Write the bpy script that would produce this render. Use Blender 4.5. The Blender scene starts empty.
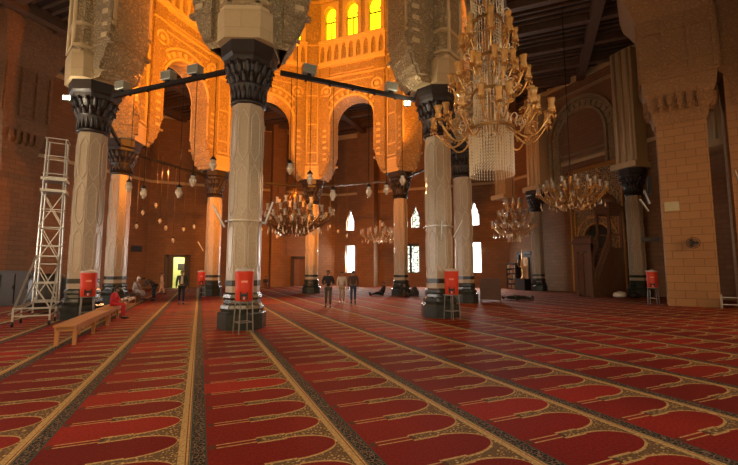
import bpy, bmesh, math, random
from mathutils import Vector, Matrix
random.seed(7)
SC = bpy.context.scene; COL = SC.collection
PI = math.pi; R = math.radians
S2 = math.sqrt(.5)

# ------------------------------------------------------------------ helpers
class MB:
    def __init__(s): s.v = []; s.f = []; s.sm = []
    def add(s, vs, fs, smooth=False):
        o = len(s.v); s.v += [tuple(v) for v in vs]
        for f in fs: s.f.append(tuple(i + o for i in f)); s.sm.append(smooth)
    def box(s, c, d, rz=0, M=None):
        x, y, z = d[0] / 2, d[1] / 2, d[2] / 2
        vs = [Vector((a * x, b * y, e * z)) for e in (-1, 1) for a, b in ((-1, -1), (1, -1), (1, 1), (-1, 1))]
        m = M if M is not None else Matrix.Rotation(rz, 3, 'Z')
        s.add([m @ v + Vector(c) for v in vs], [(3, 2, 1, 0), (4, 5, 6, 7), (0, 1, 5, 4), (1, 2, 6, 5), (2, 3, 7, 6), (3, 0, 4, 7)])
        return s
    def rings(s, rs, smooth=True, cap=True, closed=False):
        n = len(rs[0]); vs = [p for r in rs for p in r]; fs = []
        m = len(rs)
        for i in range(m if closed else m - 1):
            a, b = i * n, ((i + 1) % m) * n
            for j in range(n): fs.append((a + j, a + (j + 1) % n, b + (j + 1) % n, b + j))
        if cap and not closed: fs += [tuple(range(n))[::-1], tuple(range((m - 1) * n, m * n))]
        s.add(vs, fs, smooth); return s
    def lathe(s, prof, n=16, c=(0, 0, 0), a0=0, smooth=True, cap=True):
        c = Vector(c)
        s.rings([[c + Vector((r * math.cos(a0 + 2 * PI * j / n), r * math.sin(a0 + 2 * PI * j / n), z)) for j in range(n)] for r, z in prof], smooth, cap); return s
    def tube(s, pts, r, n=6, smooth=True):
        pts = [Vector(p) for p in pts]; rs = []
        rr = r if isinstance(r, (list, tuple)) else [r] * len(pts)
        up = None
        for i, p in enumerate(pts):
            d = (pts[min(i + 1, len(pts) - 1)] - pts[max(i - 1, 0)]).normalized()
            if up is None: up = Vector((0, 0, 1)) if abs(d.z) < .9 else Vector((1, 0, 0))
            a = d.cross(up).normalized(); b = a.cross(d).normalized(); up = b
            rs.append([p + (a * math.cos(2 * PI * j / n) + b * math.sin(2 * PI * j / n)) * rr[i] for j in range(n)])
        s.rings(rs, smooth); return s
    def bar(s, p, q, w, h=None):
        p, q = Vector(p), Vector(q); d = q - p; h = h or w
        z = d.normalized(); x = z.cross(Vector((0, 0, 1)))
        x = x.normalized() if x.length > 1e-4 else Vector((1, 0, 0)); y = z.cross(x)
        M = Matrix((x, y, z)).transposed()
        return s.box((p + q) / 2, (w, h, d.length), M=M)
    def build(s, name, mat, parent=None, loc=None, rz=0):
        me = bpy.data.meshes.new(name); me.from_pydata(s.v, [], s.f)
        bm = bmesh.new(); bm.from_mesh(me); bmesh.ops.recalc_face_normals(bm, faces=bm.faces); bm.to_mesh(me); bm.free()
        for p, k in zip(me.polygons, s.sm): p.use_smooth = k
        me.materials.append(mat); o = bpy.data.objects.new(name, me); COL.objects.link(o)
        if parent: o.parent = parent
        if loc: o.location = loc; o.rotation_euler.z = rz
        return o

def tag(o, label=None, cat=None, group=None, kind=None):
    if label: o['label'] = label
    if cat: o['category'] = cat
    if group: o['group'] = group
    if kind: o['kind'] = kind
    return o
def empty(name, loc, label, cat, rz=0, group=None):
    o = bpy.data.objects.new(name, None); COL.objects.link(o); o.location = loc; o.rotation_euler.z = rz
    o.empty_display_size = .2
    return tag(o, label, cat, group)
def copy_tree(o, parent=None):
    c = o.copy(); COL.objects.link(c); c.parent = parent
    for ch in list(o.children): copy_tree(ch, c)
    return c
def place(o, loc, rz, label):
    o.location = loc; o.rotation_euler.z = rz; o['label'] = label; return o

# ------------------------------------------------------------------ node materials
class N:
    def __init__(s, name):
        s.m = bpy.data.materials.new(name); s.m.use_nodes = True; s.t = s.m.node_tree
        s.b = s.t.nodes['Principled BSDF']; s.b.inputs['Roughness'].default_value = .8
    def n(s, typ, **kw):
        nd = s.t.nodes.new(typ)
        for k, v in kw.items(): setattr(nd, k, v)
        return nd
    def lk(s, a, b): s.t.links.new(a, b)
    def put(s, inp, v):
        if hasattr(v, 'is_output'): s.lk(v, inp)
        else: inp.default_value = v
    def m_(s, op, a, b=0., c=None):
        nd = s.n('ShaderNodeMath', operation=op); s.put(nd.inputs[0], a); s.put(nd.inputs[1], b)
        if c is not None: s.put(nd.inputs[2], c)
        return nd.outputs[0]
    def vm(s, op, a, b):
        nd = s.n('ShaderNodeVectorMath', operation=op); s.put(nd.inputs[0], a); s.put(nd.inputs[1], b)
        return nd.outputs['Value'] if op == 'DOT_PRODUCT' else nd.outputs[0]
    def mix(s, f, a, b):
        nd = s.n('ShaderNodeMix', data_type='RGBA'); s.put(nd.inputs[0], f)
        s.put(nd.inputs[6], a if hasattr(a, 'is_output') else (*a, 1)); s.put(nd.inputs[7], b if hasattr(b, 'is_output') else (*b, 1))
        return nd.outputs[2]
    def ramp(s, v, lo, hi):
        nd = s.n('ShaderNodeMapRange'); nd.clamp = True; s.put(nd.inputs[0], v); nd.inputs[1].default_value = lo; nd.inputs[2].default_value = hi
        return nd.outputs[0]
    def noise(s, vec, sc, det=3):
        nd = s.n('ShaderNodeTexNoise'); s.put(nd.inputs['Vector'], vec); nd.inputs['Scale'].default_value = sc; nd.inputs['Detail'].default_value = det
        return nd.outputs[0]
    def vor(s, vec, sc, feat='DISTANCE_TO_EDGE'):
        nd = s.n('ShaderNodeTexVoronoi', feature=feat); s.put(nd.inputs['Vector'], vec); nd.inputs['Scale'].default_value = sc
        return nd.outputs['Distance']
    def wallco(s):
        g = s.n('ShaderNodeNewGeometry')
        c = s.vm('CROSS_PRODUCT', g.outputs['True Normal'], (0, 0, 1))
        d = s.vm('DOT_PRODUCT', c, g.outputs['Position'])
        sx = s.n('ShaderNodeSeparateXYZ'); s.lk(g.outputs['Position'], sx.inputs[0])
        cb = s.n('ShaderNodeCombineXYZ'); s.lk(d, cb.inputs[0]); s.lk(sx.outputs[2], cb.inputs[1])
        return cb.outputs[0], g.outputs['Position']
    def bump(s, h, st, dist=.02):
        nd = s.n('ShaderNodeBump'); nd.inputs['Strength'].default_value = st; nd.inputs['Distance'].default_value = dist
        s.put(nd.inputs['Height'], h); s.lk(nd.outputs[0], s.b.inputs['Normal'])
    def col(s, c): s.put(s.b.inputs['Base Color'], c if hasattr(c, 'is_output') else (*c, 1)); return s

def plain(name, c, rough=.6, metal=0, var=.15, sc=8, bump=0):
    k = N(name); g = k.n('ShaderNodeTexCoord').outputs['Object']
    nz = k.noise(g, sc)
    k.col(k.mix(nz, tuple(x * (1 - var) for x in c), tuple(min(1, x * (1 + var)) for x in c)))
    k.b.inputs['Roughness'].default_value = rough; k.b.inputs['Metallic'].default_value = metal
    if bump: k.bump(nz, bump, .01)
    return k.m
def emis(name, c, st):
    k = N(name); k.col((0, 0, 0)); k.b.inputs['Emission Color'].default_value = (*c, 1); k.b.inputs['Emission Strength'].default_value = st
    return k.m
def bricks(name, c1, c2, mortar, bw=.75, bh=.34, ms=.012, stain=.35):
    k = N(name); co, pos = k.wallco()
    br = k.n('ShaderNodeTexBrick'); k.lk(co, br.inputs['Vector']); br.inputs['Scale'].default_value = 1
    br.inputs['Brick Width'].default_value = bw; br.inputs['Row Height'].default_value = bh; br.inputs['Mortar Size'].default_value = ms
    br.inputs['Color1'].default_value = (*c1, 1); br.inputs['Color2'].default_value = (*c2, 1); br.inputs['Mortar'].default_value = (*mortar, 1)
    nz = k.noise(pos, .7, 5); n2 = k.noise(pos, 9, 4)
    c = k.mix(k.m_('MULTIPLY', nz, stain), br.outputs[0], tuple(x * .45 for x in c1)); c = k.mix(k.m_('MULTIPLY', n2, .35), c, tuple(x * .7 for x in c2))
    k.col(c); k.b.inputs['Roughness'].default_value = .75
    k.bump(k.m_('ADD', k.m_('MULTIPLY', br.outputs['Fac'], -1), k.m_('MULTIPLY', n2, .5)), .5, .02)
    return k.m
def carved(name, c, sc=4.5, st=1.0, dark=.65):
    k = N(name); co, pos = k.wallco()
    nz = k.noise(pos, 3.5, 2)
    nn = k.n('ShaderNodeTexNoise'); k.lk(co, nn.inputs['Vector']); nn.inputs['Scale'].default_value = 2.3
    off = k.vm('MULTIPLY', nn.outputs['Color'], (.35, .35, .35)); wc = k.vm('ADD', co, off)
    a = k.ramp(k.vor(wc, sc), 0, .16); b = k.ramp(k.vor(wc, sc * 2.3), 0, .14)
    h = k.m_('MULTIPLY', a, b); groove_shade = k.m_('SUBTRACT', 1, h)
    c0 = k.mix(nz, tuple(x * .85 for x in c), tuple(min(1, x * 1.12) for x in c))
    k.col(k.mix(k.m_('MULTIPLY', groove_shade, dark), c0, tuple(x * .35 for x in c))); k.b.inputs['Roughness'].default_value = .7  # painted shade: grooves darkened in the colour to strengthen the carved relief
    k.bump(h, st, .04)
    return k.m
def ashlar(name, c):   # smooth dressed stone with fine joints
    return bricks(name, c, tuple(x * .93 for x in c), tuple(x * .6 for x in c), 1.1, .5, .006, .15)

STONE = (.52, .39, .21)
M = {}
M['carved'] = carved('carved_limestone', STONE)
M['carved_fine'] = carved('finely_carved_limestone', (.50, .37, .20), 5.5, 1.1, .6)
M['stone'] = ashlar('dressed_limestone', STONE)
M['trim'] = plain('moulded_limestone', (.52, .40, .22), .7, var=.1, sc=3, bump=.2)
M['brick'] = bricks('brown_stone_blocks', (.285, .15, .07), (.225, .118, .054), (.13, .065, .03), .62, .28, .012)
M['pierbrick'] = bricks('tan_stone_blocks', (.42, .24, .10), (.36, .20, .085), (.20, .11, .05), .75, .36, .014)
M['granite'] = None
k = N('polished_granite'); g = k.n('ShaderNodeTexCoord').outputs['Object']
n1 = k.noise(g, 40, 4); n2 = k.noise(g, 1.6, 3)
k.col(k.mix(k.ramp(n1, .35, .65), (.31, .25, .17), (.46, .37, .25))); k.b.inputs['Roughness'].default_value = .33
M['granite'] = k.m
M['groove'] = plain('pale_granite_inlay', (.52, .44, .33), .4)
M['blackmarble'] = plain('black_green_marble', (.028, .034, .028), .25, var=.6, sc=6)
M['bronze'] = plain('dark_bronze_carving', (.016, .010, .008), .5, 0, var=.5, sc=14, bump=.5)
M['iron'] = plain('black_iron', (.02, .017, .015), .5, .5)
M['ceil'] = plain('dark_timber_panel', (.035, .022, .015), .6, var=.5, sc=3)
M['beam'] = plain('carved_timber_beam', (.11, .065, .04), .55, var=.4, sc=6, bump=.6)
M['wood'] = plain('dark_carved_walnut', (.15, .07, .035), .45, var=.45, sc=10, bump=.7)
M['lightwood'] = plain('varnished_pine', (.40, .17, .045), .4, var=.2, sc=5)
M['darkwood'] = plain('near_black_wood', (.02, .013, .01), .5, var=.4)
M['alu'] = plain('dull_aluminium', (.42, .40, .34), .4, .6)
M['black'] = plain('black_plastic', (.012, .012, .013), .45)
M['red'] = plain('red_orange_plastic', (.62, .045, .014), .35, var=.08)
M['redlid'] = plain('grey_white_lid', (.5, .45, .4), .4)
M['white'] = plain('white_enamel', (.75, .74, .7), .4, var=.05)
M['paper'] = plain('pale_green_paper', (.45, .45, .28), .7)
M['brass'] = plain('aged_brass', (.45, .26, .08), .3, .9, var=.3)
M['darkbrass'] = plain('tarnished_brass', (.22, .12, .045), .4, .8, var=.3)
M['gold'] = plain('gilded_metal', (.60, .36, .12), .3, .85, var=.2)
M['steel'] = plain('grey_lamp_housing', (.26, .27, .22), .4, .3)
M['standmetal'] = plain('grimy_steel_tube', (.20, .18, .15), .45, .5)
M['glow'] = emis('lit_lamp_lens', (1, .85, .6), 25)
M['amber'] = emis('sunlit_yellow_glass', (1, .60, .004), 5)
M['amberfill'] = emis('amber_fill_glass', (1, .55, .22), 4)  # glowing panes of the added near windows, tinted to warm the fill light
M['day'] = emis('daylight_and_fill_glass', (1, .98, .93), 5)
M['leaf'] = None
k = N('daylight_foliage_glass'); co, pos = k.wallco(); v = k.noise(co, 5, 4)
k.lk(k.mix(k.ramp(v, .4, .6), (.06, .10, .02), (1, 1, .9)), k.b.inputs['Emission Color']); k.b.inputs['Emission Strength'].default_value = 2.0; k.col((0, 0, 0)); M['leaf'] = k.m
k = N('cut_glass'); k.col((1, .84, .56)); k.b.inputs['Roughness'].default_value = .15; k.b.inputs['Metallic'].default_value = .0
k.b.inputs['Transmission Weight'].default_value = .25; k.b.inputs['Coat Weight'].default_value = .8; k.b.inputs['IOR'].default_value = 1.5; k.b.inputs['Specular IOR Level'].default_value = 1; M['crystal'] = k.m
k = N('amber_tinted_shade'); k.col((.92, .55, .18)); k.b.inputs['Roughness'].default_value = .1; k.b.inputs['Transmission Weight'].default_value = .6; k.b.inputs['Coat Weight'].default_value = .6; M['shade'] = k.m
k = N('clear_lamp_glass'); k.col((.72, .66, .54)); k.b.inputs['Roughness'].default_value = .15; k.b.inputs['Transmission Weight'].default_value = .5; M['glass'] = k.m
# mihrab mosaic
k = N('gilded_geometric_mosaic'); co, pos = k.wallco()
e = k.vor(co, 6); e2 = k.vor(co, 15)
f_ = k.m_('MAXIMUM', k.m_('LESS_THAN', e, .075), k.m_('MULTIPLY', k.m_('LESS_THAN', e2, .06), .6))
k.col(k.mix(f_, (.045, .025, .015), (.50, .34, .16))); k.b.inputs['Roughness'].default_value = .35; k.bump(f_, .5); M['mosaic'] = k.m

# prayer carpet: strips 1.375 m wide, niches every 0.57 m pointing to +x
k = N('red_prayer_carpet'); g = k.n('ShaderNodeNewGeometry').outputs['Position']
sx = k.n('ShaderNodeSeparateXYZ'); k.lk(g, sx.inputs[0]); X, Y = sx.outputs[0], sx.outputs[1]
u = k.m_('DIVIDE', k.m_('ADD', X, .022), 1.375); fu = k.m_('FLOOR', u); fx = k.m_('SUBTRACT', u, fu)
sh = k.m_('MULTIPLY', k.m_('MAXIMUM', fu, 0.), .054)
w = k.m_('DIVIDE', k.m_('SUBTRACT', k.m_('SUBTRACT', Y, .08), sh), .57); fw = k.m_('FLOOR', w); fy = k.m_('SUBTRACT', w, fw)
t = k.m_('MULTIPLY', k.m_('ABSOLUTE', k.m_('SUBTRACT', fy, .5)), 2)
det = k.ramp(k.noise(g, 42, 4), .32, .68)
mot = k.vor(g, 26)
# edge of the red field as a function of fx
q = k.m_('DIVIDE', k.m_('MAXIMUM', k.m_('SUBTRACT', fx, .62), 0.), .295)
arch = k.m_('MULTIPLY', k.m_('SQRT', k.m_('MAXIMUM', k.m_('SUBTRACT', 1., k.m_('MULTIPLY', q, q)), 0.)), .80)
inband = k.m_('GREATER_THAN', fx, .42)
capt = k.m_('SUBTRACT', arch, k.m_('MULTIPLY', k.m_('LESS_THAN', fx, .62), .06))
d = k.m_('SUBTRACT', t, capt)                      # >0 outside red field
goldz = k.m_('MULTIPLY', inband, k.m_('GREATER_THAN', d, 0.))
lines = k.m_('MULTIPLY', k.m_('MULTIPLY', k.m_('GREATER_THAN', fx, .16), k.m_('LESS_THAN', fx, .42)), k.m_('GREATER_THAN', k.m_('SINE', k.m_('MULTIPLY', k.m_('SUBTRACT', t, .84), 39)), .1))
lines = k.m_('MULTIPLY', lines, k.m_('MULTIPLY', k.m_('GREATER_THAN', t, .855), k.m_('LESS_THAN', t, .925)))
vn = k.n('ShaderNodeTexWhiteNoise', noise_dimensions='2D'); cb = k.n('ShaderNodeCombineXYZ'); k.lk(fu, cb.inputs[0]); k.lk(fw, cb.inputs[1]); k.lk(cb.outputs[0], vn.inputs['Vector'])
rnd = k.m_('POWER', vn.outputs['Value'], 3.5)
big = k.noise(g, .25, 2)
red = k.mix(k.m_('ADD', k.m_('MULTIPLY', rnd, .55), k.m_('MULTIPLY', k.ramp(big, .35, .7), .45)), (.13, .007, .005), (.44, .026, .012))
red = k.mix(k.m_('MULTIPLY', det, .62), red, (.07, .004, .004))
gold = k.mix(det, (.27, .16, .055), (.56, .37, .15))
darkp = (.07, .035, .02)
# pattern inside the spandrels between niches
pat = k.m_('MULTIPLY', k.m_('GREATER_THAN', d, .10), k.m_('LESS_THAN', mot, .22))
pat = k.m_('MULTIPLY', pat, k.m_('LESS_THAN', fx, .93))
gold2 = k.mix(k.m_('MULTIPLY', pat, .85), gold, darkp)
tip = k.m_('MULTIPLY', k.m_('GREATER_THAN', fx, .42), k.m_('MULTIPLY', k.m_('LESS_THAN', fx, .45), k.m_('GREATER_THAN', t, .84)))
c = k.mix(lines, red, gold); c = k.mix(goldz, c, gold2); c = k.mix(tip, c, darkp)
edge = k.m_('GREATER_THAN', fx, .962); el = k.m_('GREATER_THAN', k.m_('SINE', k.m_('MULTIPLY', fx, 330)), .55)
c = k.mix(edge, c, k.mix(el, gold, (.12, .03, .016)))
bd = k.m_('LESS_THAN', fx, .10); bp = k.m_('MULTIPLY', k.m_('LESS_THAN', k.vor(g, 26), .07), 1.)
bc = k.mix(bp, (.012, .013, .012), (.17, .11, .07))
te = k.m_('GREATER_THAN', k.m_('ABSOLUTE', k.m_('SUBTRACT', fx, .05)), .04)
bc = k.mix(te, bc, (.03, .06, .05))
c = k.mix(bd, c, bc)
dot = k.m_('MULTIPLY', k.m_('MULTIPLY', k.m_('GREATER_THAN', fx, .115), k.m_('LESS_THAN', fx, .15)), k.m_('GREATER_THAN', t, .85)); c = k.mix(dot, c, darkp)
k.col(c); k.b.inputs['Roughness'].default_value = .78; k.b.inputs['Specular IOR Level'].default_value = .09
k.bump(det, .35, .01); M['carpet'] = k.m

# ------------------------------------------------------------------ wall builder
class Frame:
    def __init__(s, O, A, B):     # along A->B ; n = inward normal (left of A->B)
        s.A = Vector((A[0], A[1], 0)); d = Vector((B[0] - A[0], B[1] - A[1], 0)); s.L = d.length; s.e = d.normalized()
        s.n = Vector((-s.e.y, s.e.x, 0))
        if (Vector((O[0], O[1], 0)) - s.A).dot(s.n) < 0: s.n = -s.n
    def p(s, a, n, z): return s.A + s.e * a + s.n * n + Vector((0, 0, z))
def panel(mb, F, s0, s1, rows, cents, n0, n1):
    """vertical slab between n0 and n1; rows = [(z, halfwidth)], each centre in cents has an opening of that half width"""
    def xs(h):
        r = [s0]
        for c in cents: r += [c - h, c + h]
        return r + [s1]
    for (z0, h0), (z1, h1) in zip(rows, rows[1:]):
        if abs(z0 - z1) < 1e-6:
            if abs(h0 - h1) > 1e-6:
                for c in cents:
                    for sg in (-1, 1):
                        a, b = c + sg * h0, c + sg * h1
                        mb.add([F.p(a, n0, z0), F.p(b, n0, z0), F.p(b, n1, z0), F.p(a, n1, z0)], [(0, 1, 2, 3)])
            continue
        xa, xb = xs(h0), xs(h1)
        for i in range(0, len(xa), 2):
            a0, a1, b0, b1 = xa[i], xa[i + 1], xb[i], xb[i + 1]
            vs = [F.p(a0, n0, z0), F.p(a1, n0, z0), F.p(b1, n0, z1), F.p(b0, n0, z1), F.p(a0, n1, z0), F.p(a1, n1, z0), F.p(b1, n1, z1), F.p(b0, n1, z1)]
            fs = [(0, 1, 2, 3), (4, 5, 6, 7)]
            if h0 > 1e-6 or h1 > 1e-6 or i == len(xa) - 2: fs.append((1, 2, 6, 5))
            if h0 > 1e-6 or h1 > 1e-6 or i == 0: fs.append((0, 3, 7, 4))
            mb.add(vs, fs)
def arch_rows(zs, r, n=10, point=1.0):
    return [(zs + r * point * math.sin(a), r * math.cos(a)) for a in [PI / 2 * i / n for i in range(n + 1)]]
def fbox(mb, F, s0, s1, n0, n1, z0, z1):
    vs = [F.p(a, n, z) for z in (z0, z1) for a, n in ((s0, n0), (s1, n0), (s1, n1), (s0, n1))]
    mb.add(vs, [(3, 2, 1, 0), (4, 5, 6, 7), (0, 1, 5, 4), (1, 2, 6, 5), (2, 3, 7, 6), (3, 0, 4, 7)])

# ------------------------------------------------------------------ setting
OC = (4.5, 20.2); RO = 22.0; HC = 16.8
OV = [(OC[0] + RO / math.cos(PI / 8) * math.cos(PI / 8 + PI / 4 * i), OC[1] + RO / math.cos(PI / 8) * math.sin(PI / 8 + PI / 4 * i)) for i in range(8)]
IC = (4.319, 20.322); IR = 8.801; IA = R(22.5) + .0257
IV = [(IC[0] + IR * math.cos(IA + PI / 4 * i), IC[1] + IR * math.sin(IA + PI / 4 * i)) for i in range(8)]

fl = MB(); fl.add([(x * 1.03 - .03 * OC[0], y * 1.03 - .03 * OC[1], -.03) for x, y in OV] + [(x * 1.03 - .03 * OC[0], y * 1.03 - .03 * OC[1], -.2) for x, y in OV], [tuple(range(8)), tuple(range(15, 7, -1))] + [(i, (i + 1) % 8, 8 + (i + 1) % 8, 8 + i) for i in range(8)])
tag(fl.build('floor', M['stone']), kind='structure')
cp = MB(); sc_ = (RO - .02) / RO
cp.add([(OC[0] + (x - OC[0]) * sc_, OC[1] + (y - OC[1]) * sc_, z) for z in (0, -.03) for x, y in OV], [tuple(range(8)), tuple(range(15, 7, -1))] + [(i, (i + 1) % 8, 8 + (i + 1) % 8, 8 + i) for i in range(8)])
tag(cp.build('prayer_carpet', M['carpet']), 'red fitted prayer carpet with rows of gold edged niches covering the whole floor', 'carpet')

# walls: window specs by wall index; wall i from OV[i-1] to OV[i]; i=0 right, 1 far right, 2 far, 3 far left, 4 left, 5 near left, 6 near, 7 near right
wall_names = ['wall_right', 'wall_far_right', 'wall_far', 'wall_far_left', 'wall_left', 'wall_near_left', 'wall_near', 'wall_near_right']
FW = [Frame(OC, OV[i - 1], OV[i]) for i in range(8)]
# s coordinate along wall 1 runs from the qibla corner (26.5,29.3) to the far corner (13.6,42.2)
def s_on(i, x, y): return (Vector((x, y, 0)) - FW[i].A).dot(FW[i].e)
# window columns: (centre, half width)
up = [(6.0, 0), (6.0, 1), (7.1, 1), (7.15, .72), (7.35, .78), (7.6, .6), (7.8, .3), (8.0, .3), (8.15, .12), (8.3, 0)]
wins = {4: [4.0, 9.1, 14.2], 1: [s_on(1, 24.3, 31.5), s_on(1, 19.7, 36.1), s_on(1, 14.95, 40.87)], 6: [2.5, 9.1, 15.7], 5: [4, 9.1, 14.2], 7: [4, 9.1, 14.2]}  # only the far right wall's windows are real; others added unseen for fill light
hws = {4: .8, 1: .55, 6: .8, 5: .8, 7: .8}
holes = {2: [(s_on(2, -2.0, 42.2), .95, 3.0, 'open'), (s_on(2, 9.8, 42.2), .85, 3.0, 'shut'), (s_on(2, 4.7, 42.2), .6, 5.5, 'dark')], 0: [(s_on(0, 26.5, 27.35), .85, 3.15, 'panel')]}
winno = 0; doorno = 0
def wmat(i, c): return 'leaf' if (i == 1 and abs(c - wins[1][1]) < .1) else 'amberfill' if i in (5, 7) else 'day'
for i in range(8):
    F = FW[i]; mb = MB(); T = -.7
    if i in wins:
        h = hws[i]
        cs = sorted(wins[i])
        cuts = [0] + [(a + b) / 2 for a, b in zip(cs, cs[1:])] + [F.L]
        for j, c in enumerate(cs):
            hh = h * (1.75 if wmat(i, c) == 'leaf' else 1)
            rows = [(0, 0), (1.4, 0), (1.4, hh), (4.4, hh), (4.4, 0)]
            if wmat(i, c) == 'leaf':
                panel(mb, F, cuts[j], cuts[j + 1], rows + [(6.0, 0)], [c], 0, T)
                panel(mb, F, cuts[j], cuts[j + 1], [(z, w * .42) for z, w in up] + [(HC, 0)], [c - .62, c + .62], 0, T)
            else:
                panel(mb, F, cuts[j], cuts[j + 1], rows + [(z, w * h * .8) for z, w in up] + [(HC, 0)], [c], 0, T)
    elif i in holes:
        hs = sorted(holes[i]); cuts = [0] + [(a[0] + b[0]) / 2 for a, b in zip(hs, hs[1:])] + [F.L]
        for j, (c, w, zt, kd) in enumerate(hs):
            panel(mb, F, cuts[j], cuts[j + 1], [(0, w), (zt, w), (zt, 0), (HC, 0)], [c], 0, T)
    else:
        panel(mb, F, 0, F.L, [(0, 0), (HC, 0)], [], 0, T)
    wo = mb.build(wall_names[i], M['brick']); tag(wo, kind='structure')
    # mouldings: dado, cornice
    tm = MB(); fbox(tm, F, 0, F.L, 0, .12, HC - .5, HC); fbox(tm, F, 0, F.L, 0, .2, HC - .22, HC)
    fbox(tm, F, 0, F.L, 0, .07, 9.9, 10.15)
    tm.build('cornice', M['trim'], wo)
    # windows
    if i in wins:
        for c in wins[i]:
            lf = wmat(i, c) == 'leaf'; h = hws[i] * (1.75 if lf else 1)
            for (z0, z1, hw, cc) in [(1.4, 4.4, h, c)] + ([(6.0, 8.3, hws[i] * .8, c)] if not lf else [(6.0, 8.3, .42, c - .62), (6.0, 8.3, .42, c + .62)]):
                winno += 1
                fm = MB()
                for a in (-1, 1): fbox(fm, F, cc + a * hw - .04, cc + a * hw + .04, -.42, -.34, z0, z1)
                fbox(fm, F, cc - hw, cc + hw, -.42, -.34, z0, z0 + .07); fbox(fm, F, cc - hw, cc + hw, -.42, -.34, z1 - .07, z1)
                if lf and z0 < 2: fbox(fm, F, cc - .12, cc + .12, -.42, -.30, z0, z1); fbox(fm, F, cc - hw, cc + hw, -.42, -.3, z0 + 2.75, z1)
                w = fm.build('window_%d' % winno, M['darkwood']); tag(w, kind='structure')
                pm = MB(); fbox(pm, F, cc - hw + .02, cc + hw - .02, -.5, -.44, z0 + .02, z1)
                pm.build('pane', M[wmat(i, c)], w)
    if i in holes:
        for (c, w, zt, kd) in holes[i]:
            doorno += 1; fm = MB()
            for a in (-1, 1): fbox(fm, F, c + a * w - .17, c + a * w + .17, -.25, .08, 0, zt + .15)
            fbox(fm, F, c - w, c + w, -.25, .08, zt - .1, zt + .15)
            dn = fm.build('door_%d' % doorno, M['darkwood']); tag(dn, kind='structure')
            if kd == 'open':
                al = MB(); fbox(al, F, c - 1.6, c + 1.6, -3.2, -3.1, 0, 3.3); fbox(al, F, c - 1.7, c - 1.6, -3.2, T, 0, 3.3); fbox(al, F, c + 1.6, c + 1.7, -3.2, T, 0, 3.3)
                fbox(al, F, c - 1.7, c + 1.7, -3.2, T, 3.2, 3.3); fbox(al, F, c - 1.7, c + 1.7, -3.2, 0, -.06, -.01)
                tag(al.build('wall_back_room', plain('pale_painted_plaster', (.62, .66, .36), .8)), kind='structure')
                ol = MB(); fbox(ol, F, c + .35, c + w - .1, -.22, -.14, 0, zt - .1); ol.build('door_leaf', M['darkwood'], dn)
                ol = MB(); fbox(ol, F, c - w + .1, c - w + .35, -.22, -.14, 0, zt - .1); ol.build('door_leaf', M['darkwood'], dn)
                nb = MB(); fbox(nb, F, c - .55, c + .1, -3.09, -3.05, 1.7, 2.35); fbox(nb, F, c - .45, c, -3.05, -3.04, 1.8, 2.25)
                tag(nb.build('framed_notice', M['darkwood']), 'dark framed notice on the pale wall seen through the open doorway', 'picture')
            elif kd == 'shut':
                lf_ = MB()
                for a in (-1, 1):
                    lf_ = MB(); x0, x1 = sorted((c + a * .01, c + a * (w - .16))); fbox(lf_, F, x0, x1, -.2, -.1, 0, zt - .1)
                    for q_ in range(3): fbox(lf_, F, x0 + .1, x1 - .1, -.1, -.06, .2 + q_ * .9, .95 + q_ * .9)
                    dl = lf_.build('door_leaf', M['wood'], dn)
            elif kd == 'panel':
                lf_ = MB(); fbox(lf_, F, c - w + .1, c + w - .1, -.2, -.1, 0, zt); lf_.build('door_leaf', M['darkwood'], dn)
                lf_ = MB(); fbox(lf_, F, c - .3, c + .3, -.1, .02, .45, zt - .35); tag(lf_.build('door_panel', plain('pale_door_panel', (.55, .36, .2), .5), dn), 'pale inset panel')
            else:
                lf_ = MB(); fbox(lf_, F, c - w + .1, c + w - .1, -.3, -.2, 0, zt); lf_.build('door_leaf', M['darkwood'], dn)

# ceiling ring + beams
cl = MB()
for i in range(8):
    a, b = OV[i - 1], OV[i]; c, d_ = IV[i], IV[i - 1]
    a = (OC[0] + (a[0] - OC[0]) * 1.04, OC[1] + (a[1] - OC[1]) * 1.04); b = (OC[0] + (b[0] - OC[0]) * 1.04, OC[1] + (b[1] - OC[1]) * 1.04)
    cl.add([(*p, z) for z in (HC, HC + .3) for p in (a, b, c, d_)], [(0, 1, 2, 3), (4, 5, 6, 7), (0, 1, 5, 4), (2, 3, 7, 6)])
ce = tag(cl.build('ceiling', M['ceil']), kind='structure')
def inring(x, y):
    dx, dy = x - OC[0], y - OC[1]
    m = max(abs(dx), abs(dy), (abs(dx) + abs(dy)) * S2); 
    return 8.75 < m < RO - .1
bm_ = MB(); bs = MB()
for fam, (ex, ey), sp, w, h, tgt in ((0, (-S2, S2), 2.75, .4, .45, bm_), (1, (S2, S2), 5.0, .55, .65, bm_), (2, (-S2, S2), .55, .1, .14, bs)):
    nx, ny = -ey, ex
    nline = int(24 / sp)
    for q_ in range(-nline, nline + 1):
        if fam == 2 and q_ % 5 == 0: continue
        off = q_ * sp; run = None
        for st in range(-250, 251):
            p = st * .1; x = OC[0] + nx * off + ex * p; y = OC[1] + ny * off + ey * p
            if inring(x, y):
                if run is None: run = p
            elif run is not None:
                if p - run > .6:
                    m = (run + p) / 2; tgt.box((OC[0] + nx * off + ex * m, OC[1] + ny * off + ey * m, HC - h / 2), (p - run - .1, w, h), math.atan2(ey, ex))
                run = None
bm_.build('ceiling_beams', M['beam'], ce); bs.build('ceiling_ribs', M['beam'], ce)

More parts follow.
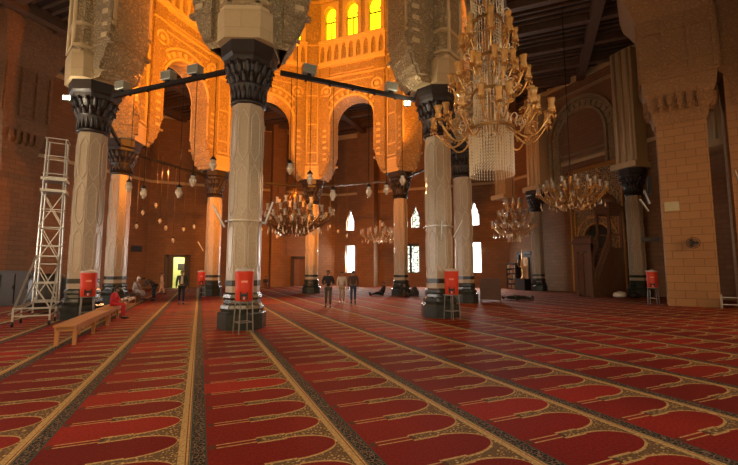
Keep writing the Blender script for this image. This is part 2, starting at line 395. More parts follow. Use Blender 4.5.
# ------------------------------------------------------------------ lantern arcade on the eight columns
L = 2 * IR * math.sin(PI / 8); TH = .6; Z0 = 8.2; ZT = 27.0
hwz = [(8.2, 1.0), (8.35, 1.08), (8.42, 1.2), (8.7, 1.30), (8.78, 1.4), (9.1, 1.48), (9.18, 1.55), (9.6, 1.6), (9.7, 1.66), (10.4, 1.70)]
JW = 1.70; AR = L / 2 - JW
side_names = ['wall_lantern_right', 'wall_lantern_far_right', 'wall_lantern_far', 'wall_lantern_far_left', 'wall_lantern_left', 'wall_lantern_near_left', 'wall_lantern_near', 'wall_lantern_near_right']
for i in range(8):
    F = Frame(IC, IV[i - 1], IV[i]); mid = F.L / 2
    rows = [(z, mid - w) for z, w in hwz] + [(12.3, AR)] + arch_rows(12.3, AR, 12, 1.02)[1:] + [(HC, 0)]
    mb = MB(); panel(mb, F, 0, F.L, rows, [mid], -TH, TH)
    wc = [mid - 1.75, mid, mid + 1.75]
    ww = [(HC, 0), (18.6, 0), (18.6, .43), (20.1, .43), (20.15, .36), (20.3, .45), (20.7, .45), (21.0, .32), (21.2, .12), (21.22, 0), (ZT, 0)]
    panel(mb, F, 0, F.L, ww, wc, -TH, TH)
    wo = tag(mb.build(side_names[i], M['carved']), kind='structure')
    # jamb plates both faces, leaving channels beside the corner piers
    pl = MB()
    for n0, n1 in ((TH, TH + .14), (-TH, -TH - .14)):
        for sg in (-1, 1):
            rr = [(z, w) for z, w in hwz if z >= 8.42] + [(HC, JW)]
            for (z0, w0), (z1, w1) in zip(rr, rr[1:]):
                q0, q1 = (w0 - .06, w1 - .06); b = .85
                def S(x): return x if sg < 0 else F.L - x
                vs = [F.p(S(b), n0, z0), F.p(S(q0), n0, z0), F.p(S(q1), n0, z1), F.p(S(b), n0, z1), F.p(S(b), n1, z0), F.p(S(q0), n1, z0), F.p(S(q1), n1, z1), F.p(S(b), n1, z1)]
                pl.add(vs, [(0, 1, 2, 3), (4, 5, 6, 7), (1, 2, 6, 5), (0, 3, 7, 4), (0, 1, 5, 4)])
            for z0, z1 in ((9.25, 9.37), (10.0, 10.1), (12.1, 12.3), (14.3, 14.42)):
                a, b = sorted((S(.83), S(JW - .02))); fbox(pl, F, a, b, n0, n1 * 1.06, z0, z1)
    pl.build('jamb_carving', M['carved_fine'], wo)
    tr = MB()
    # archivolt rings on the inner face + voussoir marks + medallions + cornices
    for n0, n1 in ((TH, TH + .1), (-TH, -TH - .1)):
        for r0, r1, dn in ((AR + .02, AR + .16, 1), (AR + .62, AR + .74, 1.2)):
            seg = 20; ring = []
            for j in range(seg + 1):
                a = PI * j / seg; ca, sa = math.cos(a), math.sin(a)
                ring.append([F.p(mid + ca * r, n, 12.3 + sa * r * 1.02) for r, n in ((r0, n0), (r1, n0), (r1, n1 * 1.02), (r0, n1 * 1.02))])
            tr.rings(ring, False)
            for sg in (-1, 1):
                a, b = sorted((mid + sg * r0, mid + sg * r1)); fbox(tr, F, a, b, n0, n1 * 1.02, 9.9, 12.3)
        for j in range(-6, 20):
            if j < 0 or j > 13:
                for sg in ((-1,) if j < 0 else (1,)):
                    z = 12.0 - .42 * (-j if j < 0 else j - 13); fbox(tr, F, *sorted((mid + sg * (AR + .24), mid + sg * (AR + .52))), n0, n1 * 1.1, z, z + .16)
            else:
                a = PI * (j + .5) / 14; e1 = F.e * math.cos(a) + Vector((0, 0, math.sin(a))); e2 = F.e * -math.sin(a) + Vector((0, 0, math.cos(a)))
                c = F.p(mid, (n0 + n1) / 2, 12.3) + e1 * (AR + .38)
                tr.box(c, (.3, .17, .13), M=Matrix((e1, e2, F.n)).transposed())
        for sg in (-1, 1):   # medallions
            ring = []
            for j in range(16):
                a = 2 * PI * j / 16; ring.append([F.p(mid + sg * 1.95 + math.cos(a) * r, n, 14.6 + math.sin(a) * r) for r, n in ((.30, n0), (.42, n0), (.42, n1 * 1.08), (.30, n1 * 1.08))])
            tr.rings(ring, False, False, True)
            tr.rings([[F.p(mid + sg * 1.95 + math.cos(2 * PI * j / 10) * r, n, 14.6 + math.sin(2 * PI * j / 10) * r) for j in range(10)] for r, n in ((.2, n0), (.18, n1 * 1.06), (.02, n1 * 1.12))], False)
        for z0, z1, kx in ((15.55, 15.63, 1.6), (15.8, 15.85, 1.3), (16.45, 16.6, 2.4), (16.6, 16.75, 3.2), (18.25, 18.35, 2.6), (18.35, 18.42, 3.4), (21.6, 21.9, 2.6), (14.0 + 1.15, 15.2, .9)):
            fbox(tr, F, .8, F.L - .8, n0, n0 + (n1 - n0) * kx, z0, z1)
    tr.build('arch_moulding', M['trim'], wo)
    nc = MB()   # row of shallow niches
    cs = [.8 + (F.L - 1.6) * (j + .5) / 9 for j in range(9)]
    hh = (F.L - 1.6) / 18 * .62
    panel(nc, F, .8, F.L - .8, [(16.75, 0), (16.85, 0), (16.85, hh), (17.65, hh), (17.7, hh * .75), (17.9, hh * .8), (18.05, hh * .3), (18.1, 0), (18.25, 0)], cs, TH + .01, TH + .2)
    nc.build('niche_frieze', M['trim'], wo)
    wf = MB()
    for c in wc:   # window surrounds
        panel(wf, F, c - .72, c + .72, [(18.45, 0), (18.6, 0)] + [(z, w + .03) for z, w in ww[2:10]] + [(21.45, 0)], [c], TH + .01, TH + .09)
    wf.build('window_surround', M['trim'], wo)
    for c in wc:
        winno += 1; fm = MB(); fbox(fm, F, c - .03, c + .03, .3, .38, 18.6, 20.1); fbox(fm, F, c - .54, c + .54, .3, .38, 20.06, 20.13); fbox(fm, F, c - .52, c + .52, .3, .38, 18.6, 18.66)
        w = tag(fm.build('window_%d' % winno, M['darkwood']), kind='structure')
        pm = MB(); fbox(pm, F, c - .54, c + .54, .2, .26, 18.6, 21.2); pm.build('pane', M['amber'], w)
# corner piers
for i in range(8):
    x, y = IV[i]; a = math.atan2(y - IC[1], x - IC[0]); mb = MB()
    def sq(w, dd, z, ch=.0):
        pts = [(-dd, -w), (dd, -w), (dd, w), (-dd, w)]
        if ch: pts = [(-dd, -w + ch), (-dd + ch, -w), (dd - ch, -w), (dd, -w + ch), (dd, w - ch), (dd - ch, w), (-dd + ch, w), (-dd, w - ch)]
        return [Vector((x + px * math.cos(a) - py * math.sin(a), y + px * math.sin(a) + py * math.cos(a), z)) for px, py in pts]
    mb.rings([sq(.80, .86, 8.2, .3), sq(.80, .88, 9.05, .28), sq(.74, .84, 9.1, .25)], False)
    cr = tag(mb.build('trim_%d' % (i + 1), M['stone']), kind='structure')
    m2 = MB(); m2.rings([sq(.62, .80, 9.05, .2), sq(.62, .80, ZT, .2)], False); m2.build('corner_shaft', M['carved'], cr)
    m3 = MB()
    for sg in (-1, 1):
        for py in (-.40, .40):
            px = sg * .83; m3.rings([[Vector((x + (px + .07 * math.cos(t_)) * math.cos(a) - (py + .07 * math.sin(t_)) * math.sin(a), y + (px + .07 * math.cos(t_)) * math.sin(a) + (py + .07 * math.sin(t_)) * math.cos(a), z)) for t_ in [2 * PI * j / 8 for j in range(8)]] for z in (9.3, HC)], True)
    for z in (9.05, 9.3, 10.1, 12.2, 14.4, 16.5, 18.3, 21.7): m3.rings([sq(.70, .88, z, .2), sq(.70, .88, z + .1, .2)], False)
    m3.build('colonnette', M['trim'], cr)
# lantern roof
lr = MB(); vv = [(IC[0] + (x - IC[0]) * 1.15, IC[1] + (y - IC[1]) * 1.15) for x, y in IV]
lr.rings([[Vector((x, y, z)) for x, y in vv] for z in (ZT, ZT + .3)], False)
tag(lr.build('ceiling_lantern', M['beam']), kind='structure')

# ------------------------------------------------------------------ granite columns
def make_column(label, x, y, rz, r=.455, top=8.2, sh=6.45, dark=False):
    t = empty('granite_column', (x, y, 0), label, 'column', rz)
    o8 = PI / 8; q = 1 / math.cos(PI / 8)
    b = MB(); k_ = r / .5 * .98
    b.lathe([(.70 * q * k_, 0), (.70 * q * k_, .42), (.66 * q * k_, .46)], 8, a0=o8, smooth=False)
    b.lathe([(.60 * q * k_, .46), (.63 * q * k_, .56), (.60 * q * k_, .66), (.54 * q * k_, .70), (.53 * q * k_, .80), (.56 * q * k_, .86), (.54 * q * k_, .95), (.50 * q * k_, 1.0)], 8, a0=o8, smooth=False)
    b.build('base', M['blackmarble'], t)
    s = MB(); s.lathe([(r * q * .97, 1.0), (r * q * .96, 3.2), (r * q * .93, sh)], 8, a0=o8, smooth=False); s.build('shaft', M['granite'], t)
    d = MB(); d.lathe([(r * q * 1.01, 1.18), (r * q * 1.01, 1.34)], 8, a0=o8, smooth=False); d.build('band', M['blackmarble'], t)
    g_ = MB()
    for f in range(8):
        a = PI / 4 * f; n = Vector((math.cos(a), math.sin(a), 0)); e = Vector((-math.sin(a), math.cos(a), 0))
        for z0 in (1.55, 3.15, 4.75):
            ap = r * .955 + .012; w = .15; pts = [(0, z0), (w, z0 + .25), (w, z0 + 1.25), (0, z0 + 1.5), (-w, z0 + 1.25), (-w, z0 + .25)]
            P = [n * ap + e * p * k_ + Vector((0, 0, z)) for p, z in pts]
            for j in range(6): g_.bar(P[j], P[(j + 1) % 6], .02, .02)
    g_.build('inlay', M['groove'], t)
    c = MB()
    c.lathe([(r * q * .98, sh), (r * q * 1.06, sh + .06), (r * q * .98, sh + .12)], 16)
    c.lathe([(r * .98, sh + .1), (r * 1.02, sh + .3), (r * 1.2, sh + .55), (r * 1.22, sh + .62), (r * 1.1, sh + .66), (r * 1.15, sh + .8), (r * 1.35, sh + 1.12), (r * 1.4, sh + 1.18)], 24)
    for j in range(20):    # fluted necking
        a = 2 * PI * j / 20; c.tube([(r * 1.03 * math.cos(a), r * 1.03 * math.sin(a), sh + .13), (r * 1.08 * math.cos(a), r * 1.08 * math.sin(a), sh + .55)], .05, 5)
    for ring, (rr, z, nn, l) in enumerate(((1.12, sh + .58, 16, .30), (1.26, sh + .84, 16, .34))):   # leaves
        for j in range(nn):
            a = 2 * PI * (j + ring * .5) / nn; ca, sa = math.cos(a), math.sin(a)
            pr = [(r * (rr - .12), z - .08), (r * rr, z + l * .4), (r * (rr + .12), z + l * .8), (r * (rr + .32), z + l * .95), (r * (rr + .34), z + l * .75)]
            c.tube([(p * ca, p * sa, zz) for p, zz in pr], [.06, .075, .07, .055, .025], 6)
    c.lathe([(1.30 * r * q, sh + 1.12), (1.46 * r * q, sh + 1.2), (1.5 * r * q, top - .42), (1.66 * r * q, top - .34), (1.7 * r * q, top)], 8, a0=o8, smooth=False)
    c.build('capital', M['bronze'], t)
    return t
clabels = ['granite column behind the white sunlit double window, carrying the right rear arch of the lantern',
           'slender orange lit granite column right of the central chandelier with a pale spot at its foot',
           'orange lit granite column behind the dark clad walking man, left of the nearest column',
           'octagonal granite column just right of and behind the near left column',
           'near left octagonal granite column beside the scaffold tower',
           'nearest octagonal granite column with black stepped base in front of the chandelier',
           'near right granite column with a cooler at its right side, left of the tall chandelier',
           'granite column directly behind the near right column, left of the bright window']
clabels[2] = 'orange lit granite column standing left of the nearest column, cooler by its left side'
clabels[0] = 'rear granite column with dark clad people sitting round its foot'
cols = []
for i in range(8):
    a = IA + PI / 4 * i
    if i == 0: c0 = make_column(clabels[0], IV[0][0], IV[0][1], a); cols.append(c0)
    else: c = copy_tree(c0); place(c, (IV[i][0], IV[i][1], 0), a, clabels[i]); cols.append(c)
w1 = copy_tree(c0); place(w1, (25.85, 17.05, 0), 0, 'tall dark wall column to the right of the carved pulpit')
w2 = copy_tree(c0); place(w2, (25.55, 24.95, 0), 0, 'wall column left of the prayer niche, behind the brass candle stand')

# pilasters above the wall columns + blind arch + mihrab on the right (qibla) wall
F0 = FW[0]; syq = lambda y: s_on(0, 26.5, y)
pm = MB()
for y in (17.05, 24.95, 10.9 + 1.2, 29.0):
    fbox(pm, F0, syq(y) - .85, syq(y) + .85, 0, 1.5, 8.22, 8.6); fbox(pm, F0, syq(y) - .7, syq(y) + .7, 0, 1.1, 8.6, HC - .5)
    for o_ in (-.45, 0, .45): pm.tube([F0.p(syq(y) + o_, 1.12, 8.7), F0.p(syq(y) + o_, 1.12, HC - .6)], .09, 8)
tag(pm.build('trim_9', M['trim']), kind='structure')
yc = 21.1; ba = MB()
for r0, r1, dn in ((1.95, 2.15, .22), (2.7, 2.95, .25), (2.2, 2.65, .1)):
    ring = []
    for j in range(25):
        a = PI * j / 24; ring.append([F0.p(syq(yc) + math.cos(a) * r, n, 11.9 + math.sin(a) * r * 1.05) for r, n in ((r0, 0), (r1, 0), (r1, dn), (r0, dn))])
    ba.rings(ring, False)
    for sg in (-1, 1): fbox(ba, F0, *sorted((syq(yc) + sg * r0, syq(yc) + sg * r1)), 0, dn, 7.4, 11.9)
for j in range(15):
    a = PI * (j + .5) / 15; e1 = F0.e * math.cos(a) + Vector((0, 0, math.sin(a) * 1.05)); e1.normalize(); e2 = F0.n.cross(e1)
    ba.box(F0.p(syq(yc), .12, 11.9) + e1 * 2.43, (.34, .2, .2), M=Matrix((e1, e2, F0.n)).transposed())
for z in (10.2, 10.6, 8.4, 8.9): fbox(ba, F0, syq(yc) - 1.95, syq(yc) + 1.95, 0, .08, z, z + .1)
fbox(ba, F0, syq(yc) - 3.1, syq(yc) + 3.1, 0, .3, 15.35, 15.5); fbox(ba, F0, syq(yc) - 3.1, syq(yc) + 3.1, 0, .15, 7.1, 7.4)
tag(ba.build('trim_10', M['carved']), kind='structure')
mh = empty('prayer_niche', (26.5, 21.1, 0), 'ornate prayer niche panel with dark arched hollow on the right wall', 'mihrab')
def q_(mb): mb.v = [tuple(Vector(v) - Vector((26.5, 21.1, 0))) for v in mb.v]; return mb
cy_ = 19.95; nb = MB()
panel(nb, F0, syq(cy_) - 2.1, syq(cy_) + 2.1, [(0.02, .7), (3.7, .7)] + [(3.7, .95), (3.9, 1.0)] + [(z, w) for z, w in arch_rows(3.95, 1.0, 8)] + [(7.3, 0), (9.1, 0)], [syq(cy_)], .03, .42)
q_(nb).build('niche_panel', M['mosaic'], mh)
nr = MB()
for r0, r1 in ((1.03, 1.12), (1.5, 1.6)):
    nr.rings([[F0.p(syq(cy_) + math.cos(PI * j / 20) * r, n, 3.95 + math.sin(PI * j / 20) * r) for r, n in ((r0, .42), (r1, .42), (r1, .5), (r0, .5))] for j in range(21)], False)
for a, b, z0, z1 in ((-2.1, -1.97, 0.02, 9.1), (1.97, 2.1, 0.02, 9.1), (-2.1, 2.1, 9.0, 9.25), (-1.75, 1.75, 6.1, 6.2), (-1.75, -1.65, .02, 6.2), (1.65, 1.75, .02, 6.2)): fbox(nr, F0, syq(cy_) + a, syq(cy_) + b, .42, .5, z0, z1)
q_(nr).build('niche_border', M['gold'], mh)
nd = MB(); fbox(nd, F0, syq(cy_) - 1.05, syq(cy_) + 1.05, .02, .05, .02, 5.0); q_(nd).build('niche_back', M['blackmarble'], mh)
for sg in (-1, 1):
    nc = MB(); p = F0.p(syq(cy_) + sg * .88, .62, 0); nc.lathe([(.16, .02), (.16, .2), (.1, .25), (.1, 3.2), (.17, 3.5), (.17, 3.7)], 10, p); q_(nc).build('niche_column', M['blackmarble'], mh)

# pulpit (minbar): stair rising to the wall, gate at the camera end
mi = empty('carved_pulpit', (23.85, 18.0, 0), 'tall carved dark wooden pulpit with stair, gate and canopied top against the right wall', 'pulpit')
x0, x1 = -1.6, 1.45; hw = .42
g_ = MB()
for sg in (-1, 1):
    st = [(x0 + .2, 0), (x1, 0), (x1, 3.1), (x1 - 1.2, 3.1), (x0 + .2, .25)]
    g_.rings([[Vector((px, sg * hw + d, z)) for px, z in st] for d in (-.05, .05)], False)
for sg in (-1, 1):
    for j in range(9):
        x_ = x0 + .3 + j * .31; zt = min(3.0, .3 + max(0, x_ - x0 - .2) / (x1 - 1.4 - x0) * 2.85) - .1
        g_.box((x_, sg * (hw + .06), zt / 2 + .08), (.05, .03, zt))
        for z in [q * .42 + .2 for q in range(8)]:
            if z < zt: g_.box((x_ + .15, sg * (hw + .055), z), (.2, .02, .2))
g_.build('side_panel', M['wood'], mi)
g_ = MB()
for sg in (-1, 1):
    g_.bar((x0 + .2, sg * hw, 1.05), (x1 - 1.2, sg * hw, 3.95), .1, .12); g_.bar((x1 - 1.2, sg * hw, 3.95), (x1, sg * hw, 3.95), .1, .12)
    for j in range(12):
        f = j / 11; g_.bar((x0 + .2 + f * (x1 - 1.4 - x0), sg * hw, .25 + f * 2.85), (x0 + .2 + f * (x1 - 1.4 - x0), sg * hw, 1.05 + f * 2.9), .05)
g_.build('handrail', plain('worn_walnut_rail', (.26, .13, .07), .5), mi)
g_ = MB()
for j in range(10): g_.box((x0 + .35 + j * .18, 0, .14 + j * .31), (.26, .78, .26))
g_.build('stair_treads', M['wood'], mi)
g_ = MB()
for sg in (-1, 1): g_.box((x0, sg * .5, 1.7), (.2, .2, 3.4)); g_.box((x0 - .02, sg * .22, 1.45), (.08, .36, 2.6))
g_.box((x0, 0, 3.05), (.25, 1.2, .5)); g_.box((x0, 0, 3.4), (.4, 1.4, .16)); g_.box((x0, 0, 3.55), (.33, 1.3, .14))
for j in range(7): g_.box((x0, -.54 + j * .18, 3.7), (.12, .12, .2))
g_.build('gate', M['wood'], mi)
g_ = MB()
for sx_ in (x1 - 1.15, x1 - .05):
    for sg in (-1, 1): g_.box((sx_, sg * .42, 4.3), (.14, .14, 2.6))
g_.build('canopy_posts', M['wood'], mi)
g_ = MB(); c_ = (x1 - .6, 0)
for z, w in ((5.3, .85), (5.45, .95), (5.6, 1.05), (5.75, 1.12), (5.9, .9)): g_.box((c_[0], 0, z), (w * 1.2, w * 1.0, .15))
g_.lathe([(.5, 5.98), (.5, 6.15), (.5, 6.3), (.38, 6.5), (.2, 6.65), (.05, 6.75), (.06, 6.9), (.02, 7.0)], 12, (c_[0], 0, 0))
g_.build('canopy', M['wood'], mi)

# piers (brick, free standing) and wall piers
def block_pier(name_i, cx_, cy, rz, w, d, mat, flare=True, fs=1):
    mb = MB()
    mb.box((0, 0, HC / 2), (w, d, HC)); o = mb.build('trim_%d' % name_i, mat, None, (cx_, cy, 0), rz); tag(o, kind='structure')
    if flare:
        m = MB()
        def rg(a, z): return [Vector((sx * (w / 2 + a * fs), sy * (d / 2 + a * fs), z)) for sx, sy in ((-1, -1), (1, -1), (1, 1), (-1, 1))]
        m.rings([rg(.02, 8.6), rg(.12, 8.8), rg(.14, 9.1), rg(.28, 9.3), rg(.30, 9.7), rg(.42, 10.0), rg(.45, 10.5), rg(.5, 10.7), rg(.5, 13.6), rg(.62, 13.9), rg(.8, 14.3), rg(1.1, 14.9), rg(1.25, 15.6), rg(1.3, HC - .02)], False)
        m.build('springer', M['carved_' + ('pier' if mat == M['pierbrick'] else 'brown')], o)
        n = MB()
        for sy in (-1, 1):
            for kx in range(int(w / .36)):
                n.box((-w / 2 + .2 + kx * .36, sy * (d / 2 + .34 * fs), 9.55), (.2, .22, .5)); n.box((-w / 2 + .2 + kx * .36, sy * (d / 2 + .3 * fs), 9.2), (.1, .16, .3))
        for sx in (-1, 1):
            for kx in range(int(d / .36)):
                n.box((sx * (w / 2 + .34 * fs), -d / 2 + .2 + kx * .36, 9.55), (.22, .2, .5)); n.box((sx * (w / 2 + .3 * fs), -d / 2 + .2 + kx * .36, 9.2), (.16, .1, .3))
        for ax, ln, dd in ((0, w / 2 + .5 * fs, d / 2 + .5 * fs), (1, d / 2 + .5 * fs, w / 2 + .5 * fs)):
            for sg in (-1, 1):
                cells = 3; cw = 2 * ln / cells
                for q in range(cells + 1):
                    pos_ = -ln + cw * q; pos_ = max(-ln + .08, min(ln - .08, pos_))
                    c_ = (pos_, sg * (dd + .02), 12.15) if ax == 0 else (sg * (dd + .02), pos_, 12.15)
                    n.box(c_, (.14, .12, 2.9) if ax == 0 else (.12, .14, 2.9))
                for z in (11.3, 12.9):
                    n.box((0, sg * (dd + .02), z) if ax == 0 else (sg * (dd + .02), 0, z), (2 * ln, .1, .1) if ax == 0 else (.1, 2 * ln, .1))
        for z in (8.5, 10.55, 13.5):
            n.rings([rg(.06 if z < 9 else .53, z), rg(.06 if z < 9 else .53, z + .12)], False)
        n.build('corbel_carving', M['carved_' + ('pier' if mat == M['pierbrick'] else 'brown')], o)
    return o
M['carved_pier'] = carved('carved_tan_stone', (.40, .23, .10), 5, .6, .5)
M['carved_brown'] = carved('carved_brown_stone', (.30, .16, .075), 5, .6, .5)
e1a = math.atan2(-1.49, .96)
block_pier(11, 21.05, 11.45, e1a, 1.85, 1.4, M['pierbrick'])
p2 = block_pier(12, 22.75, 9.15, e1a, 2.4, 1.4, M['pierbrick'], False)
FF = Frame((0, 0), (21.2, 11.5), (22.7, 9.2)); mb = MB()
panel(mb, FF, 0, FF.L, [(9.0, .5), (10.1, .5), (10.5, .3), (10.8, 0), (HC, 0)], [1.3], -.62, .72); tag(mb.build('trim_13', M['carved_pier']), kind='structure')
block_pier(14, -10.9, 30.0, R(-36), 1.9, 1.9, M['brick'], True, .7)
block_pier(15, 7.2, 41.45, 0, 1.4, 1.3, M['brick'], False)
block_pier(16, 16.2, 38.75, R(-45), 1.9, 1.6, M['brick'], False)
block_pier(17, 1.8, 41.45, 0, 1.4, 1.3, M['brick'], False)
wp = MB(); FF2 = FW[2]
for xx in (-6.3, 3.2, 12.3): # far wall blind arch mouldings high up
    for r0, r1, dn in ((1.7, 1.9, .15), (2.3, 2.45, .18)):
        wp.rings([[FF2.p(s_on(2, xx, 42.2) + math.cos(PI * j / 18) * r, n, 11.5 + math.sin(PI * j / 18) * r) for r, n in ((r0, 0), (r1, 0), (r1, dn), (r0, dn))] for j in range(19)], False)
tag(wp.build('trim_18', M['carved_brown']), kind='structure')

# ------------------------------------------------------------------ tie beams between capitals
tnames = ['tie beam between the two rear right columns', 'tie beam over the bright right windows, between rear columns', 'long black tie beam behind the central chandelier', 'tie beam with small lamps between the left rear columns', 'short tie beam joining the two left columns', 'black tie beam with three floodlights, left of the nearest column', 'black tie beam with two floodlights, right of the nearest column', 'tie beam joining the near right column to the one behind']
tnames[0] = 'tie beam from the cooler-side right column back to the rear right column'
for i in range(8):
    a, b = Vector((*IV[i - 1], 7.78)), Vector((*IV[i], 7.78)); d = (b - a).normalized(); mb = MB()
    o_ = a + d * .93; e_ = b - d * .93
    mb.bar(Vector((0, 0, 0)), e_ - o_, .12, .13)
    for j in range(1, 6): p = (e_ - o_) * (j / 6); mb.box(p + Vector((0, 0, -.09)), (.07, .07, .06))
    tag(mb.build('tie_beam', M['iron'], None, o_), tnames[i], 'beam', 'tie beams linking the capitals')

# floodlights on the near beams
def make_flood(label, loc, rz, mat='white'):
    t = empty('floodlight', loc, label, 'floodlight', rz, 'floodlights on the tie beams')
    b = MB(); b.rings([[Vector((sx * w, sy * d, z)) for sx, sy in ((-1, -1), (1, -1), (1, 1), (-1, 1))] for w, d, z in ((.18, .11, .07), (.21, .13, .10), (.22, .14, .33), (.22, .14, .35))], False); b.build('housing', M['steel'], t)
    g_ = MB(); g_.box((0, 0, .36), (.40, .25, .02)); g_.build('lens', M[mat], t)
    y_ = MB(); y_.box((0, 0, .035), (.12, .16, .07)); y_.build('bracket', M['iron'], t)
    return t
def on(i, f, z=7.85): a, b = IV[i - 1], IV[i]; return (a[0] + (b[0] - a[0]) * f, a[1] + (b[1] - a[1]) * f, z)
ang = lambda i: math.atan2(IV[i][1] - IV[i - 1][1], IV[i][0] - IV[i - 1][0])
fl0 = make_flood('grey floodlight on the black beam nearest the left column capital', (-2.76, 15.83, 7.85), ang(5))
for lab, p, i in [('pale floodlight in front of the left dark arch opening, on the black beam', (-1.21, 14.40, 7.85), 5), ('grey floodlight on the beam just left of the nearest capital', (-.38, 13.61, 7.85), 5),
                  ('grey floodlight on the beam just right of the nearest capital', (3.01, 12.17, 7.85), 6), ('grey floodlight at the right end of the beam by the near right capital', (5.99, 12.24, 7.85), 6)]:
    place(copy_tree(fl0), p, ang(i), lab)
# lit work lamps
def lit_lamp(loc, rz, label, reach):
    t = empty('work_lamp', loc, label, 'lamp', rz)
    b = MB(); b.box((0, 0, 0), (.24, .1, .16)); b.box((0, reach / 2, -.06), (.04, reach, .04)); b.build('housing', M['steel'], t)
    g_ = MB(); g_.box((0, -.06, 0), (.19, .02, .12)); g_.build('lens', M['glow'], t)
lit_lamp((6.57, 12.12, 7.52), R(-25), 'glaring lit lamp under the beam end beside the near right capital', .12)
lit_lamp((-4.38, 16.05, 7.45), R(-15), 'glaring lit lamp on the left of the near left capital', .32)

# ------------------------------------------------------------------ hanging glass lamps
def make_lamp(name, label, group, s, wl):
    t = empty(name, (0, 0, 0), label, 'lamp', 0, group)
    g_ = MB(); g_.lathe([(.02, 0), (.07, .01), (.05, .05), (.10, .12), (.13, .2), (.12, .27), (.07, .33), (.10, .42)], 12); g_.v = [tuple(c * s for c in v) for v in g_.v]; g_.build('glass_bowl', M['glass'], t)
    c_ = MB(); c_.lathe([(.105, .40), (.11, .43), (.05, .5), (.015, .56)], 12); c_.v = [tuple(c * s for c in v) for v in c_.v]; c_.build('cap', M['iron'], t)
    return t
def add_lamps(proto_name, pts, labels, group, s):
    pr = None
    for (x, y, z), lab in zip(pts, labels):
        z -= .25 * s
        if pr is None: pr = make_lamp(proto_name, lab, group, s, 1); o = pr
        else: o = copy_tree(pr)
        place(o, (x, y, z), 0, lab)
        w = MB(); w.tube([(0, 0, .55 * s), (0, 0, 7.72 - z)], .011 if s > .8 else .014, 5)
        w.build('wire', M['iron'] if s > .8 else M['brass'], o)
pos = ['leftmost', 'second from left', 'third from left', 'fourth from left', 'fifth from left', 'sixth from left', 'seventh from left', 'rightmost']
A1 = [(-2.32, 15.41, 4.46), (-1.82, 14.94, 4.19), (-.71, 13.88, 4.11), (-.31, 13.5, 4.44), (.25, 12.98, 4.88)]
add_lamps('glass_lamp', A1, ['large glass lamp on a wire left of the nearest column, %s of five' % p for p in (pos[:4] + ['rightmost'])], 'large glass lamps hung left of the nearest column', .85)
A2 = [(2.45, 12.14, 4.78), (3.09, 12.16, 4.52), (3.86, 12.18, 4.07), (5.13, 12.21, 4.28), (5.8, 12.23, 4.41), (6.42, 12.24, 4.79)]
add_lamps('glass_lamp', A2, ['large glass lamp on a wire between the two nearest columns, %s of six' % p for p in (pos[:5] + ['rightmost'])], 'large glass lamps hung between the two nearest columns', .85)
B1 = [(-3.2, 24.3, 4.0), (-2.96, 24.47, 4.77), (-2.41, 25.05, 5.28), (-2.2, 25.28, 4.44), (-1.9, 25.6, 4.1), (-1.52, 25.98, 3.41), (-1.01, 26.51, 4.13), (-.45, 27.1, 4.38)]
add_lamps('small_glass_lamp', B1, ['small glass lamp hung from the left rear tie beam, %s of eight' % p for p in pos], 'small glass lamps on the left rear tie beam', .7)
B2 = [(3.2, 28.43, 4.2), (3.84, 28.44, 4.51), (4.92, 28.47, 4.06), (5.62, 28.49, 4.88)]
add_lamps('small_glass_lamp', B2, ['small glass lamp on the beam behind the central chandelier, %s of four' % p for p in (pos[:3] + ['rightmost'])], 'small glass lamps behind the central chandelier', .7)
B3 = [(8.53, 27.54, 4.83), (8.99, 27.1, 4.45), (9.5, 26.61, 4.1), (11.4, 24.81, 4.81)]
add_lamps('small_glass_lamp', B3, ['small glass lamp hung right of the orange rear column, %s of four' % p for p in (pos[:3] + ['rightmost'])], 'small glass lamps on the right rear tie beam', .7)

# ------------------------------------------------------------------ chandeliers
def arm_mesh(rad, drop, rise, th):
    a = MB(); pts = []
    for j in range(13):
        f = j / 12; pts.append((rad * f, 0, -drop * math.sin(PI * min(1, f * 1.05)) + rise * f * f))
    a.tube(pts, th, 6)
    sc = []
    for j in range(10): t_ = j / 9 * 1.6 * PI; sc.append((rad * .55 + .10 * math.cos(t_) * (1 - j / 14), 0, -drop * .3 + .12 + .10 * math.sin(t_) * (1 - j / 14)))
    a.tube(sc, th * .8, 5)
    e = pts[-1]; a.lathe([(.02, 0), (.10, .03), (.11, .05), (.03, .07)], 10, (e[0], 0, e[2]))
    for q in range(5):   # pendants under the cup
        b = 2 * PI * q / 5; a.lathe([(.004, -.16), (.022, -.11), (.006, -.05), (.006, .02)], 6, (e[0] + .085 * math.cos(b), .085 * math.sin(b), e[2] + .03))
    return a, e
def shade_mesh(e, s=1.0):
    m = MB(); m.lathe([(.05 * s, .06), (.075 * s, .12), (.055 * s, .2), (.06 * s, .3), (.085 * s, .38), (.075 * s, .385), (.05 * s, .3), (.045 * s, .2)], 12, (e[0], 0, e[2])); return m
def drum(r, z0, z1, n):
    m = MB()
    for j in range(n):
        a = 2 * PI * j / n; x, y = r * math.cos(a), r * math.sin(a); L_ = z1 - z0; k_ = max(3, int(L_ / .085)); prof = []
        for q in range(k_):
            z = z0 + L_ * q / k_; h = L_ / k_
            prof += [(.004, z), (.019, z + h * .5)]
        prof.append((.004, z1)); m.lathe(prof, 4, (x, y, 0))
    return m
def add_tier(t, r, z, n, drop, rise, th, s, ph=0, core=.3, mats=('gold', 'shade')):
    am, e = arm_mesh(r - core, drop, rise, th); am.v = [(v[0] + core, v[1], v[2]) for v in am.v]
    sh = shade_mesh((e[0] + core, 0, e[2]), s)
    a0 = am.build('arm', M[mats[0]], t, (0, 0, z), ph); s0 = sh.build('lamp_shade', M[mats[1]], a0)
    for j in range(1, n):
        a = a0.copy(); COL.objects.link(a); a.rotation_euler.z = ph + 2 * PI * j / n
        b = s0.copy(); COL.objects.link(b); b.parent = a
